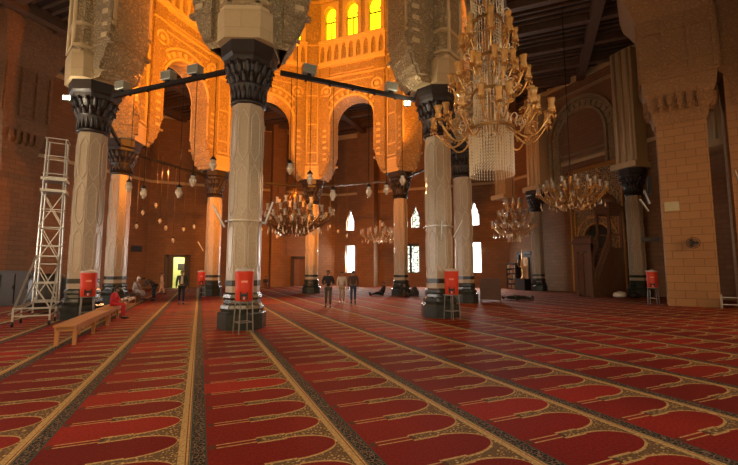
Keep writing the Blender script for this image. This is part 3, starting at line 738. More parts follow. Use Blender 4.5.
def rod(t, r, z0, z1, mat='iron'):
    m = MB(); m.tube([(0, 0, z0), (0, 0, z1)], r, 8); m.build('suspension_chain', M[mat], t)

# tall foreground chandelier
T0 = empty('tiered_chandelier', (7.2, 8.52, 4.1), 'tall many-tiered crystal and brass chandelier with amber shades in the right foreground', 'chandelier')
for r, z0, z1, n in ((.58, .05, 1.3, 46), (.48, .35, 1.3, 36), (.43, 1.4, 2.35, 34), (.42, 2.4, 3.3, 32), (.30, 1.6, 3.2, 20), (.36, 3.4, 4.4, 28), (.44, 4.5, 5.3, 30), (.30, 5.35, 6.2, 22)):
    drum(r, z0, z1, n).build('crystal_curtain', M['crystal'], T0)['kind'] = 'stuff'
for r, z in ((.60, 1.3), (.45, 2.36), (.44, 3.3), (.38, 4.42), (.46, 5.3), (.32, 6.2)):
    m = MB(); m.rings([[Vector(((r + a) * math.cos(2 * PI * j / 40), (r + a) * math.sin(2 * PI * j / 40), z + b)) for a, b in ((-.03, 0), (.03, 0), (.03, .06), (-.03, .06))] for j in range(40)], False, False, True)
    for q in range(3):
        a = PI * q / 3; m.bar((r * math.cos(a), r * math.sin(a), z + .03), (-r * math.cos(a), -r * math.sin(a), z + .03), .025)
    m.build('hoop', M['brass'], T0)
m = MB(); m.lathe([(.03, 1.25), (.08, 1.4), (.04, 1.6), (.12, 1.9), (.05, 2.2), (.05, 2.5), (.14, 2.8), (.05, 3.1), (.05, 3.4), (.15, 3.8), (.05, 4.2), (.05, 4.9), (.12, 5.2), (.05, 6.3)], 12); m.build('central_stem', M['gold'], T0)
add_tier(T0, 1.55, 1.25, 11, .34, .22, .026, 1.35, .15, .62)
add_tier(T0, 1.20, 1.55, 11, .22, .20, .024, 1.3, .42, .60)
add_tier(T0, 1.02, 2.45, 10, .25, .22, .024, 1.3, 0, .45)
add_tier(T0, .74, 2.75, 8, .16, .20, .022, 1.25, .3, .43)
add_tier(T0, .72, 3.55, 8, .2, .25, .024, 1.3, .2, .38)
add_tier(T0, .58, 3.95, 6, .14, .2, .022, 1.25, 0, .36)
add_tier(T0, .70, 5.5, 8, .2, .25, .024, 1.2, .1, .32)
m = MB()
for z, r, n in ((1.3, .66, 18), (2.35, .5, 16), (3.3, .48, 14), (4.4, .42, 12)):   # glass scrolls around each hoop
    for j in range(n):
        a = 2 * PI * j / n; ca, sa = math.cos(a), math.sin(a); P = []
        for q in range(9): t_ = -.5 * PI + q / 8 * 1.7 * PI; P.append(((r + .10 + .10 * math.cos(t_)) * ca, (r + .10 + .10 * math.cos(t_)) * sa, z + .15 + .13 * math.sin(t_)))
        m.tube(P, .016, 5)
m.build('glass_scrolls', M['crystal'], T0)['kind'] = 'stuff'
rod(T0, .02, 6.2, HC - 4.1)
# central chandelier
def ring_chandelier(label, loc, ztop, r, n, mats, tiers):
    t = empty('ring_chandelier', loc, label, 'chandelier')
    for (rr, z, nn, dr, ri, s) in tiers: add_tier(t, rr, z, nn, dr, ri, .03, s, random.random(), .25, mats)
    m = MB(); m.lathe([(.03, -.35), (.12, -.2), (.18, 0), (.1, .15), (.07, .4), (.16, .6), (.08, .8), (.06, 1.4), (.12, 1.5), (.03, 1.7)], 14); m.build('central_stem', M['brass'], t)
    for (rr, z, nn, dr, ri, s) in tiers[:2]:
        g_ = MB()
        for j in range(26):
            a = 2 * PI * j / 26; q = rr * (.35 + .3 * (j % 3)); g_.lathe([(.004, -.3), (.05, -.2), (.02, -.1), (.008, 0)], 6, (q * math.cos(a), q * math.sin(a), z + dr * -.5))
        g_.build('crystal_drops', M['crystal'], t)['kind'] = 'stuff'
    rod(t, .025, 1.6, ztop - loc[2])
    m = MB()
    for j in range(6):
        a = 2 * PI * j / 6; m.tube([(tiers[0][0] * .72 * math.cos(a), tiers[0][0] * .72 * math.sin(a), 0), (.05 * math.cos(a), .05 * math.sin(a), 1.9)], .012, 4)
    m.build('stay_chain', M['brass'], t)
    return t
ring_chandelier('wide dim brass chandelier with glass cups hanging in the centre of the lantern', (4.32, 20.0, 3.9), ZT, 1.9, 16, ('darkbrass', 'glass'), [(1.95, .1, 18, .30, .35, 1.05), (1.45, .0, 14, .35, .25, 1.05), (.95, -.25, 10, .3, .3, 1.05), (.9, .7, 8, .2, .3, 1.05)])
ring_chandelier('wide gold chandelier with glass cups in front of the prayer niche wall', (18.55, 15.6, 5.25), HC, 1.7, 16, ('gold', 'glass'), [(1.7, .2, 18, .35, .4, 1.25), (1.2, .45, 12, .3, .5, 1.25), (.8, -.1, 8, .3, .3, 1.25)])
ring_chandelier('small far chandelier between the bright window and the rear right column', (13.98, 30.83, 4.3), HC, 1.4, 12, ('brass', 'glass'), [(1.6, .1, 14, .3, .3, 1.5), (.9, .3, 8, .3, .3, 1.5)])
T1 = ring_chandelier('three-tiered gold chandelier with crystal drum, in front of the bookshelf wall', (21.5, 23.2, 4.25), HC, 1.4, 12, ('gold', 'glass'), [(1.55, .3, 14, .3, .4, 1.7), (1.05, 1.1, 10, .3, .4, 1.6), (.6, 2.0, 8, .25, .35, 1.5)])
drum(.45, -.5, .3, 22).build('crystal_curtain', M['crystal'], T1)['kind'] = 'stuff'
m = MB(); m.lathe([(.08, 1.6), (.14, 2.0), (.06, 2.4), (.02, 2.7)], 12); m.build('upper_stem', M['gold'], T1)

# ------------------------------------------------------------------ coolers on stands
def make_stand(label, loc, h):
    t = empty('cooler_stand', loc, label, 'stand', .3)
    for sx in (-1, 1):
        for sy in (-1, 1): m = MB(); m.bar((sx * .19, sy * .19, 0), (sx * .16, sy * .16, h - .03), .025); m.build('leg', M['standmetal'], t)
    m = MB(); m.box((0, 0, h - .015), (.4, .4, .03)); m.build('stand_top', M['standmetal'], t)
    m = MB(); z = h * .35
    for a, b in (((-1, -1), (1, -1)), ((1, -1), (1, 1)), ((1, 1), (-1, 1)), ((-1, 1), (-1, -1))): m.bar((a[0] * .175, a[1] * .175, z), (b[0] * .175, b[1] * .175, z), .02)
    m.build('stretcher', M['standmetal'], t)
    return t
def make_cooler(label, loc, rz):
    t = empty('water_cooler', loc, label, 'water cooler', rz, 'red water coolers beside the columns')
    m = MB(); m.lathe([(.20, 0), (.215, .02), (.225, .35), (.235, .72), (.24, .74), (.235, .76)], 24); m.build('body', M['red'], t)
    m = MB(); m.lathe([(.238, .76), (.24, .80), (.2, .83), (.08, .835), (.07, .86), (.03, .87)], 24); m.build('lid', M['redlid'], t)
    m = MB(); m.box((0, -.235, .16), (.20, .04, .06)); m.box((-.08, -.24, .14), (.035, .05, .2)); m.box((.08, -.24, .14), (.035, .05, .2)); m.build('tap_bracket', M['darkwood'], t)
    m = MB(); m.tube([(0, -.24, .1), (0, -.30, .1), (0, -.31, .05)], .018, 8); m.build('tap', M['white'], t)
    m = MB(); m.box((0, -.235, .5), (.16, .012, .05)); m.build('printed_strip', plain('faded_print', (.8, .3, .2), .5), t)
    return t
cl_pos = [((1.08, 10.95), .83, 'red water cooler at the foot of the nearest column'), ((-3.32, 15.6), .78, 'red water cooler beside the near left column, behind the wooden bench'),
          ((7.72, 11.28), .83, 'red water cooler at the right side of the near right column'), ((.10, 26.9), .78, 'small-looking red water cooler left of the orange rear column'),
          ((20.35, 12.75), .80, 'red water cooler by the left corner of the tan brick pier')]
ck = None
for (p, h, lab) in cl_pos:
    rz = math.atan2(p[1], p[0]) - PI / 2
    if ck is None: ck = make_cooler(lab, (*p, h), rz); stn = make_stand('metal stand under the ' + lab, (*p, 0), h)
    else: o = copy_tree(ck); place(o, (*p, h), rz, lab); make_stand('metal stand under the ' + lab, (*p, 0), h)

# fluorescent tubes on columns
def tube_light(label, loc, M3):
    t = empty('fluorescent_light', loc, label, 'light fitting', 0, 'fluorescent lights strapped to the columns')
    m = MB(); m.box((0, 0, 0), (.07, .05, .72)); m.v = [tuple(M3 @ Vector(v)) for v in m.v]; m.build('housing', M['steel'], t)
    m = MB(); m.tube([(0, -.045, -.34), (0, -.045, .34)], .022, 8); m.v = [tuple(M3 @ Vector(v)) for v in m.v]; m.build('tube', M['white'], t)
def colside(i, f, z):   # point beside the column, f = sideways metres as seen from the camera
    x, y = IV[i]; d = Vector((x, y)).normalized(); s_ = Vector((d.y, -d.x)); p = Vector((x, y)) + s_ * f - d * (.62 if abs(f) < .4 else .12); return (p.x, p.y, z), math.atan2(-s_.y * -1, s_.x)
def tl(i, f, z, tilt, lab):
    p, a = colside(i, f, z); tube_light(lab, p, Matrix.Rotation(a, 3, 'Z') @ Matrix.Rotation(R(tilt), 3, 'Y'))
tl(5, -.72, 3.15, -28, 'fluorescent light leaning outward on the left of the nearest column')
tl(5, .66, 3.3, 18, 'fluorescent light leaning on the right of the nearest column')
tl(6, 0.1, 3.0, 2, 'upright fluorescent light on the front of the near right column')
tl(6, .68, 3.1, 28, 'fluorescent light leaning on the right of the near right column')
tl(2, -.76, 3.2, -30, 'fluorescent light leaning at the left of the orange rear column')
e2a = Vector((-.84, -.54))
for p, tlt, lab in (((20.05, 12.55, 5.2), -18, 'upper fluorescent light on the left corner of the tan brick pier'), ((19.88, 12.6, 4.8), -30, 'lower fluorescent light on the left corner of the tan brick pier'), ((21.3, 9.5, 5.6), -14, 'fluorescent light at the far right picture edge, inner one'), ((21.5, 9.0, 5.4), -14, 'fluorescent light at the far right picture edge, outer one')):
    tube_light(lab, p, Matrix.Rotation(R(-30), 3, 'Z') @ Matrix.Rotation(R(tlt), 3, 'Y'))
# strap around shaft with the lights
for i, z in ((5, 3.0), (6, 3.15)):
    m = MB(); m.lathe([(.56, 0), (.56, .04), (.53, .04), (.53, 0), (.56, 0)], 8, a0=PI / 8, smooth=False, cap=False)
    m.build('light_strap', M['alu'], cols[i], (0, 0, z))
# pier fittings
def pier_pt(s, out, z): c = Vector((21.05, 11.45, 0)); e = Vector((math.cos(e1a), math.sin(e1a), 0)); n = Vector((e.y, -e.x, 0)); n = n if n.dot(Vector((-1, -1, 0))) > 0 else -n; return c + e * s + n * (.7 + out) + Vector((0, 0, z))
m = MB(); m.box((0, 0, 0), (.55, .03, .42)); tag(m.build('paper_notice', M['paper'], None, pier_pt(-.55, .02, 4.6), e1a), 'pale greenish notice on the tan brick pier', 'notice')
t = empty('wall_fan', pier_pt(.1, .04, 2.85), 'black fan fixed on the front of the tan brick pier', 'fan', e1a)
m = MB(); m.box((0, -.03, 0), (.14, .1, .14)); m.bar((0, -.05, 0), (0, -.22, 0), .05); m.build('bracket', M['black'], t)
m = MB()
for r_ in (.24, .16, .08): m.tube([(r_ * math.cos(2 * PI * j / 20), -.3, r_ * math.sin(2 * PI * j / 20)) for j in range(21)], .012, 5)
for j in range(8): a = PI * j / 8; m.bar((.24 * math.cos(a), -.3, .24 * math.sin(a)), (-.24 * math.cos(a), -.3, -.24 * math.sin(a)), .01)
m.build('cage', M['black'], t)
m = MB()
for j in range(3): a = 2 * PI * j / 3; m.box((.11 * math.cos(a), -.25, .11 * math.sin(a)), (.16, .02, .1), M=Matrix.Rotation(-a, 3, 'Y'))
m.tube([(0, -.2, 0), (0, -.28, 0)], .05, 10); m.build('blades', M['black'], t)
def speaker(loc, rz, dims, lab):
    t = empty('loudspeaker', loc, lab, 'loudspeaker', rz); w, d, h = dims
    m = MB(); m.rings([[Vector((sx * w / 2 * k_, sy, z)) for sx, z in ((-1, 0), (1, 0), (1, h), (-1, h))] for sy, k_ in ((-d / 2, 1), (d / 2, .8))], False); m.build('cabinet', M['black'], t)
    m = MB(); m.box((0, -d / 2 - .01, h / 2), (w * .85, .02, h * .88)); m.build('grille', M['iron'], t)
speaker((-5.35, 41.2, 3.35), R(45), (1.0, .25, .5), 'black loudspeaker box high on the far left wall')
speaker((20.12, 12.45, 5.3), R(-40), (.18, .14, .9), 'slim black column loudspeaker on the left corner of the tan pier')
speaker((19.95, 12.5, 3.0), R(-40), (.75, .2, .2), 'black wide fitting projecting left of the tan pier above the cooler')

# ------------------------------------------------------------------ benches
def make_bench(label, loc, rz, ln, w, h, mat):
    t = empty('wooden_bench', loc, label, 'bench', rz)
    m = MB(); m.box((0, 0, h - .025), (w, ln, .05)); m.build('seat', M[mat], t)
    for y in (-ln / 2 + .12, 0, ln / 2 - .12):
        for sx in (-1, 1): m = MB(); m.box((sx * (w / 2 - .05), y, (h - .05) / 2), (.07, .07, h - .05)); m.build('leg', M[mat], t)
        m = MB(); m.box((0, y, h - .1), (w - .1, .04, .08)); m.build('rail', M[mat], t)
    m = MB()
    for sx in (-1, 1): m.box((sx * (w / 2 - .03), 0, h - .09), (.03, ln - .1, .09))
    m.build('apron', M[mat], t)
    return t
make_bench('long light wooden bench nearest the camera at left', (-2.62, 12.35, 0), R(0), 3.6, .42, .45, 'lightwood')
make_bench('second wooden bench behind the nearest bench, with the red clad child', (-2.72, 16.2, 0), R(0), 3.0, .42, .43, 'lightwood')
make_bench('dark low bench where the pale robed person sits', (-3.3, 25.7, 0), R(0), 2.4, .45, .42, 'wood')
def make_rack(label, loc, rz, ln, mat, h=.4, shelves=2):
    t = empty('low_rack', loc, label, 'rack', rz)
    for y in (-ln / 2, ln / 2):
        m = MB()
        for x in (-.18, .18): m.bar((x, y, 0), (x, y, h), .03)
        m.bar((-.18, y, h), (.18, y, h), .03); m.build('end_frame', M[mat], t)
    m = MB()
    for q in range(shelves):
        z = h * (q + .6) / shelves
        for x in (-.18, -.06, .06, .18): m.bar((x, -ln / 2, z), (x, ln / 2, z), .025)
    m.build('shelf_bars', M[mat], t)
    return t
make_rack('low shoe rack between the wooden benches on the left', (-2.95, 20.6, 0), R(0), 2.6, 'lightwood', .38)
make_rack('pale metal low rack at the foot of the tan brick pier', (20.9, 9.65, 0), e1a + PI / 2, 1.1, 'alu', .6, 2)
# shoes on the rack
sh_m = MB(); sh_m.rings([[Vector((x * w, y, z)) for x, z in ((-.045, 0), (.045, 0), (.04, h), (-.04, h))] for y, w, h in ((-.13, .7, .06), (-.08, 1, .09), (.02, .9, .06), (.09, 1, .05), (.14, .6, .03))], True)
so = None
for j in range(12):
    x = -2.95 + (-.1 if j % 2 else .1) + random.uniform(-.02, .02); y = 19.6 + j * .17; cmat = M['white'] if j % 3 else M['black']
    o = MB(); o.v = list(sh_m.v); o.f = list(sh_m.f); o.sm = list(sh_m.sm)
    o = o.build('shoe', cmat, None, (x, y, .355 - .02), random.uniform(1.2, 1.8))
    tag(o, ('pale' if j % 3 else 'dark') + ' shoe on the low rack, %s from the near end' % ['first', 'second', 'third', 'fourth', 'fifth', 'sixth', 'seventh', 'eighth', 'ninth', 'tenth', 'eleventh', 'twelfth'][j], 'shoe', 'shoes on the low rack')

# ------------------------------------------------------------------ scaffold tower at left
t = empty('scaffold_tower', (-4.80, 17.0, 0), 'tall slim aluminium access tower on a braced wheeled base at left', 'scaffold', R(8))
w = .31
for sx in (-1, 1):
    for sy in (-1, 1): m = MB(); m.bar((sx * w, sy * w, .5), (sx * w * .85, sy * w * .85, 6.2), .04); m.build('upright', M['alu'], t)
z = .6
while z < 6.2:
    m = MB()
    for sy in (-1, 1): m.bar((-w, sy * w, z), (w, sy * w, z), .028)
    for sx in (-1, 1): m.bar((sx * w, -w, z), (sx * w, w, z), .028)
    m.build('rung', M['alu'], t); z += .62
m = MB()
for z0 in (.6, 1.9, 3.1):
    m.bar((-w, -w, z0), (w, -w, z0 + 1.2), .028); m.bar((w, -w, z0), (-w, -w, z0 + 1.2), .028); m.bar((w, w, z0), (-w, w, z0 + 1.2), .025)
m.build('cross_brace', M['alu'], t)
m = MB()
for z0 in (4.75, 4.35): m.box((0, 0, z0), (.72, .72, .09))
m.build('platform', M['alu'], t)
m = MB()
for x in (-.42, .42):
    for y in (-2.3, -1.2, .5): m.bar((x, y, .1), (x, y, .55 if y > -2 else .5), .045)
    m.bar((x, -2.3, .3), (x, .5, .3), .04); m.bar((x, -2.3, .52), (x, .5, .55), .045)
    m.bar((x, -2.2, .52), (x * .74, -.31, 2.1), .045); m.bar((x, -1.2, .52), (x * .74, -.31, 1.2), .035)
for y in (-2.3, .5): m.bar((-.42, y, .3), (.42, y, .3), .04); m.bar((-.42, y, .52), (.42, y, .52), .04)
m.bar((-.31, -.31, 1.2), (.31, -.31, 1.2), .05); m.bar((-.31, -.31, 2.1), (.31, -.31, 2.1), .05)
m.bar((-.42, .5, .5), (-1.0, .2, .15), .04); m.bar((.42, -2.3, .5), (.0, -2.3, 1.2), .035)
m.build('base_frame', M['alu'], t)
for x in (-.42, .42):
    for y in (-2.3, -1.2, .5): m = MB(); m.tube([(x - .025, y, .08), (x + .025, y, .08)], .08, 12); m.build('caster', M['black'], t)

# dark cabinet far left, black trolley, bags
t = empty('dark_cabinet', (-8.35, 24.0, 0), 'low black cabinet block at the left edge in front of the big pier', 'cabinet', R(-8))
m = MB(); m.box((0, 0, .8), (2.3, .8, 1.5)); m.box((0, 0, .03), (2.2, .7, .06)); m.box((0, 0, 1.58), (2.4, .9, .06)); m.build('body', M['darkwood'], t)
for j in range(4):
    m = MB(); m.box((-.84 + j * .56, -.42, .8), (.5, .04, 1.3)); d_ = m.build('door', M['darkwood'], t); m = MB(); m.box((-.84 + j * .56 + .2, -.46, .85), (.03, .04, .16)); m.build('handle', M['iron'], d_)
t = empty('covered_trolley', (-5.5, 19.6, 0), 'black covered trolley standing behind the scaffold tower', 'trolley', .2)
m = MB(); m.rings([[Vector((x * w_, y * w_, z)) for x, y in ((-.6, -.35), (0, -.4), (.6, -.35), (.62, .35), (0, .38), (-.6, .35))] for z, w_ in ((.1, 1.05), (.6, 1.0), (1.2, .95), (1.45, .8), (1.5, .5))], True); m.build('cover', M['black'], t)
for sx in (-1, 1):
    for sy in (-1, 1): m = MB(); m.tube([(sx * .5 - .02, sy * .3, .06), (sx * .5 + .02, sy * .3, .06)], .06, 10); m.build('wheel', M['iron'], t)
def blob(name, loc, sc, mat, lab, cat, seed=0):
    rnd_ = random.Random(seed); bm = bmesh.new(); bmesh.ops.create_icosphere(bm, subdivisions=3, radius=1)
    for v in bm.verts:
        k_ = 1 + .12 * math.sin(v.co.x * 5 + seed) * math.cos(v.co.y * 6 + seed * 2) + .08 * math.sin(v.co.z * 9 + seed)
        v.co = Vector((v.co.x * sc[0] * k_, v.co.y * sc[1] * k_, max(-.55, v.co.z) * sc[2] * k_ + .55 * sc[2]))
    zm = min(v.co.z for v in bm.verts)
    for v in bm.verts: v.co.z -= zm
    me = bpy.data.meshes.new(name); bm.to_mesh(me); bm.free()
    for p in me.polygons: p.use_smooth = True
    me.materials.append(mat); o = bpy.data.objects.new(name, me); COL.objects.link(o); o.location = loc; return tag(o, lab, cat)
blob('black_bag', (22.0, 8.0, 0), (.55, .5, .5), M['black'], 'bulging black bag on the floor right of the metal rack, by the picture edge', 'bag', 1)
blob('white_bundle', (23.4, 16.6, 0), (.42, .3, .24), M['white'], 'crumpled white cloth bundle on the carpet in front of the pulpit', 'bundle', 3)
blob('dark_bundle', (24.1, 16.2, 0), (.3, .26, .2), M['black'], 'dark bundle lying beside the crumpled white cloth', 'bundle', 5)
blob('shoulder_bag', (12.95, 23.1, 0), (.28, .22, .36), plain('pale_topped_bag', (.04, .035, .03), .7), 'dark bag on the floor right of the rear column foot', 'bag', 6)

# low carved screen near the right columns
t = empty('wooden_screen', (14.2, 17.2, 0), 'low brown wooden screen on the carpet below the bright window', 'screen', R(-40))
m = MB()
for x in (-.5, .5): m.box((x, 0, .62), (.06, .06, 1.2)); m.box((x, 0, .03), (.07, .5, .06))
m.box((0, 0, 1.2), (1.06, .07, .06)); m.box((0, 0, .12), (1.0, .05, .06)); m.build('frame', M['wood'], t)
m = MB()
for j in range(12): m.box((-.45 + j * .082, 0, .65), (.03, .03, 1.04))
for j in range(9): m.box((0, 0, .2 + j * .12), (.96, .025, .03))
m.build('lattice', M['wood'], t)
m = MB(); m.box((0, .03, .65), (.95, .01, 1.0)); m.build('backing', plain('brown_board', (.2, .11, .06), .7), t)

# bookshelf + books on the right wall
t = empty('bookshelf', (26.12, 28.55, 0), 'dark open bookshelf of books left of the framed side door', 'bookshelf', R(90))
m = MB()
for x in (-.55, .55): m.box((x, 0, 1.15), (.04, .4, 2.3))
for j in range(6): m.box((0, 0, .03 + j * .452), (1.14, .4, .04))
m.box((0, -.18, 1.15), (1.1, .02, 2.3)); m.build('case', M['darkwood'], t)
bk = 0; ordn = ['lowest', 'second', 'third', 'fourth', 'top']
cols_b = [(.35, .12, .05), (.25, .18, .08), (.5, .35, .18), (.12, .1, .09), (.4, .2, .1)]
bm_s = [plain('book_cloth_%s' % n, c, .6) for n, c in zip(('rust', 'olive', 'tan', 'charcoal', 'brown'), cols_b)]
for r_ in range(5):
    y = -.46
    for j in range(6):
        h = random.uniform(.26, .36); b = MB(); b.box((0, 0, h / 2), (.2, .075, h)); b.box((.01, 0, h / 2), (.19, .06, h + .004))
        o = b.build('book', bm_s[(r_ * 3 + j) % 5], None, (26.05, 28.55 + y, .05 + r_ * .452), 0)
        tag(o, 'small bound book on the %s shelf of the dark bookshelf' % ordn[r_], 'book', 'books on the %s shelf' % ordn[r_]); y += .165 + random.uniform(-.01, .02)

# candle stand on black chest
t = empty('black_chest', (25.0, 26.15, 0), 'black low chest carrying the brass candle stand, left of the wall column', 'chest', 0)
m = MB(); m.box((0, 0, .45), (.7, 1.1, .9)); m.build('body', M['darkwood'], t); m = MB(); m.box((0, 0, .93), (.8, 1.2, .06)); m.build('lid', M['darkwood'], t)
t = empty('candle_stand', (25.0, 26.15, .96), 'tall pale brass candle stand with branching arms on the black chest', 'candelabrum')
m = MB(); m.lathe([(.2, 0), (.18, .06), (.05, .15), (.05, .6), (.09, .7), (.04, .8), (.04, 1.6), (.08, 1.7), (.03, 1.8), (.03, 2.3), (.05, 2.5)], 12); m.build('stem', M['gold'], t)
for j in range(5):
    a = 2 * PI * j / 5; m = MB(); m.tube([(0, 0, 1.0), (.2 * math.cos(a), .2 * math.sin(a), .95), (.36 * math.cos(a), .36 * math.sin(a), 1.15), (.36 * math.cos(a), .36 * math.sin(a), 1.6)], .025, 6); m.build('arm', M['gold'], t)

# ------------------------------------------------------------------ people
def skin_mesh(J, E, root, sub=1):
    names = list(J); me = bpy.data.meshes.new('tmp'); me.from_pydata([J[n][0] for n in names], [(names.index(a), names.index(b)) for a, b in E], [])
    ob = bpy.data.objects.new('tmp', me); COL.objects.link(ob)
    md = ob.modifiers.new('s', 'SKIN'); md.use_smooth_shade = True
    for i, n in enumerate(names):
        r_ = J[n][1]; r_ = (r_, r_) if not isinstance(r_, tuple) else r_
        sv = me.skin_vertices[0].data[i]; sv.radius = r_; sv.use_root = (n == root)
    s_ = ob.modifiers.new('u', 'SUBSURF'); s_.levels = sub; s_.render_levels = sub
    dg = bpy.context.evaluated_depsgraph_get(); dg.update(); ev = ob.evaluated_get(dg)
    m2 = bpy.data.meshes.new_from_object(ev); bpy.data.objects.remove(ob); return m2
def mesh_obj(name, me, mat, parent):
    me.materials.clear(); me.materials.append(mat)
    for p in me.polygons: p.use_smooth = True; p.material_index = 0
    o = bpy.data.objects.new(name, me); COL.objects.link(o); o.parent = parent; return o
SK = plain('brown_skin', (.30, .15, .085), .55, var=.08)
HR = plain('black_hair', (.012, .01, .009), .6)
def person(label, loc, rz, H, P, top, bot, shoe=None, robe=None, scarf=None, legskin=False):
    """P: joint positions (local, facing -y, metres for a 1.72 m person)"""
    k_ = H / 1.72; t = empty('person', loc, label, 'person', rz)
    V = lambda a: Vector(a) * k_
    j = {n: V(p) for n, p in P.items()}
    up_ = (j['neck'] - j['hip']).normalized(); hd = j['head']; hu = (j['crown'] - j['head']).normalized()
    J = {'hip': (j['hip'], .10 * k_), 'waist': ((j['hip'] * .55 + j['chest'] * .45), .095 * k_), 'chest': (j['chest'], (.13 * k_, .10 * k_)), 'neck': (j['neck'], .05 * k_), 'head': (hd, (.078 * k_, .09 * k_)), 'crown': (j['crown'], .07 * k_)}
    E = [('hip', 'waist'), ('waist', 'chest'), ('chest', 'neck'), ('neck', 'head'), ('head', 'crown')]
    for s in 'LR':
        J['sh' + s] = (j['sh' + s], .05 * k_); J['el' + s] = (j['el' + s], .037 * k_); J['wr' + s] = (j['wr' + s], .026 * k_); J['ha' + s] = (j['wr' + s] + (j['wr' + s] - j['el' + s]).normalized() * .085 * k_, (.036 * k_, .02 * k_))
        J['th' + s] = (j['th' + s], .075 * k_); J['kn' + s] = (j['kn' + s], .052 * k_); J['an' + s] = (j['an' + s], .036 * k_)
        J['to' + s] = (j['to' + s], .03 * k_)
        E += [('chest', 'sh' + s), ('sh' + s, 'el' + s), ('el' + s, 'wr' + s), ('wr' + s, 'ha' + s), ('hip', 'th' + s), ('th' + s, 'kn' + s), ('kn' + s, 'an' + s), ('an' + s, 'to' + s)]
    body = skin_mesh(J, E, 'hip')
    bm = bmesh.new(); bm.from_mesh(body)
    ex = MB()
    for s in 'LR':   # five fingers of unequal length, slightly curled; thumb from the side of the palm
        wr, el = j['wr' + s], j['el' + s]; d = (wr - el).normalized(); side = d.cross(Vector((0, -1, .3))).normalized(); fwd = side.cross(d).normalized()
        base = wr + d * .085 * k_
        for q, (o_, ln) in enumerate(((-.028, .06), (-.01, .078), (.009, .072), (.027, .052))):
            b0 = base + side * o_ * k_; ex.tube([b0 - d * .02 * k_, b0 + d * ln * .5 * k_, b0 + d * ln * .85 * k_ + fwd * .02 * k_], [.0095 * k_, .0085 * k_, .007 * k_], 6)
        b0 = wr + d * .03 * k_ + side * -.03 * k_; ex.tube([b0, b0 + (d * .03 - side * .03) * k_, b0 + (d * .062 - side * .03 + fwd * .012) * k_], [.012 * k_, .01 * k_, .008 * k_], 6)
    face = j['face'].normalized(); sd = face.cross(hu).normalized()
    c = hd
    ex.tube([c + face * .085 * k_ + hu * .03 * k_, c + face * .113 * k_ - hu * .012 * k_, c + face * .09 * k_ - hu * .02 * k_], [.01 * k_, .016 * k_, .01 * k_], 6)   # nose
    for a in (-1, 1):
        ex.tube([c + sd * a * .078 * k_ + hu * .02 * k_, c + sd * a * .092 * k_, c + sd * a * .078 * k_ - hu * .025 * k_], [.012 * k_, .016 * k_, .01 * k_], 6)  # ears
    ex.tube([c + face * .088 * k_ - hu * .05 * k_ - sd * .025 * k_, c + face * .096 * k_ - hu * .052 * k_, c + face * .088 * k_ - hu * .05 * k_ + sd * .025 * k_], .008 * k_, 6)  # lips
    m2 = bpy.data.meshes.new('x'); m2.from_pydata(ex.v, [], ex.f); bm.from_mesh(m2); bm.to_mesh(body); bm.free()
    mesh_obj('body', body, SK, t)
    e_ = MB()
    for a in (-1, 1): e_.lathe([(.001, -.009), (.008, 0), (.001, .009)], 8, c + face * .087 * k_ + hu * .022 * k_ + sd * a * .032 * k_)
    e_.build('eyes', M['black'], t)
    # hair / scarf cap
    hb = bmesh.new(); bmesh.ops.create_icosphere(hb, subdivisions=3, radius=1)
    Mx = Matrix((sd, -face, hu)).transposed()
    dl = [v for v in hb.verts if (v.co.y < -.2 and v.co.z < (.95 if scarf is None else .75) - .5) or v.co.z < (-.35 if scarf is None else -.95)]
    bmesh.ops.delete(hb, geom=dl, context='VERTS')
    for v in hb.verts: v.co = Mx @ Vector((v.co.x * .092, v.co.y * .108, v.co.z * (.125 if scarf is None else .15))) * k_ + c + hu * .028 * k_
    hm = bpy.data.meshes.new('hair'); hb.to_mesh(hm); hb.free(); mesh_obj('hair' if scarf is None else 'headscarf', hm, HR if scarf is None else scarf, t)
    # upper garment
    J2 = {'hip': (j['hip'] - up_ * .04 * k_, (.155 * k_, .13 * k_)), 'waist': ((j['hip'] * .5 + j['chest'] * .5), (.145 * k_, .12 * k_)), 'chest': (j['chest'], (.165 * k_, .125 * k_)), 'neckb': (j['neck'] - up_ * .03 * k_, .07 * k_)}
    E2 = [('hip', 'waist'), ('waist', 'chest'), ('chest', 'neckb')]
    for s in 'LR':
        J2['sh' + s] = (j['sh' + s], .075 * k_); J2['el' + s] = (j['el' + s], .056 * k_); J2['wr' + s] = (j['wr' + s] - (j['wr' + s] - j['el' + s]).normalized() * .02 * k_, .042 * k_)
        E2 += [('chest', 'sh' + s), ('sh' + s, 'el' + s), ('el' + s, 'wr' + s)]
    mesh_obj('jacket' if robe is None else 'robe_top', skin_mesh(J2, E2, 'hip'), top, t)
    if robe is None:
        J3 = {'hip': (j['hip'], (.145 * k_, .125 * k_))}; E3 = []
        for s in 'LR':
            J3['th' + s] = (j['th' + s], .10 * k_); J3['kn' + s] = (j['kn' + s], .073 * k_); J3['an' + s] = (j['an' + s] + (j['kn' + s] - j['an' + s]).normalized() * .03 * k_, .058 * k_)
            E3 += [('hip', 'th' + s), ('th' + s, 'kn' + s), ('kn' + s, 'an' + s)]
        mesh_obj('trousers', skin_mesh(J3, E3, 'hip'), bot, t)
    else:
        J3 = {'hip': (j['hip'], (.16 * k_, .14 * k_)), 'kn': ((j['knL'] + j['knR']) / 2, (.21 * k_, .17 * k_)), 'an': ((j['anL'] + j['anR']) / 2 + V((0, 0, .10)), (.22 * k_, .19 * k_))}
        mesh_obj('robe_skirt', skin_mesh(J3, [('hip', 'kn'), ('kn', 'an')], 'hip'), bot, t)
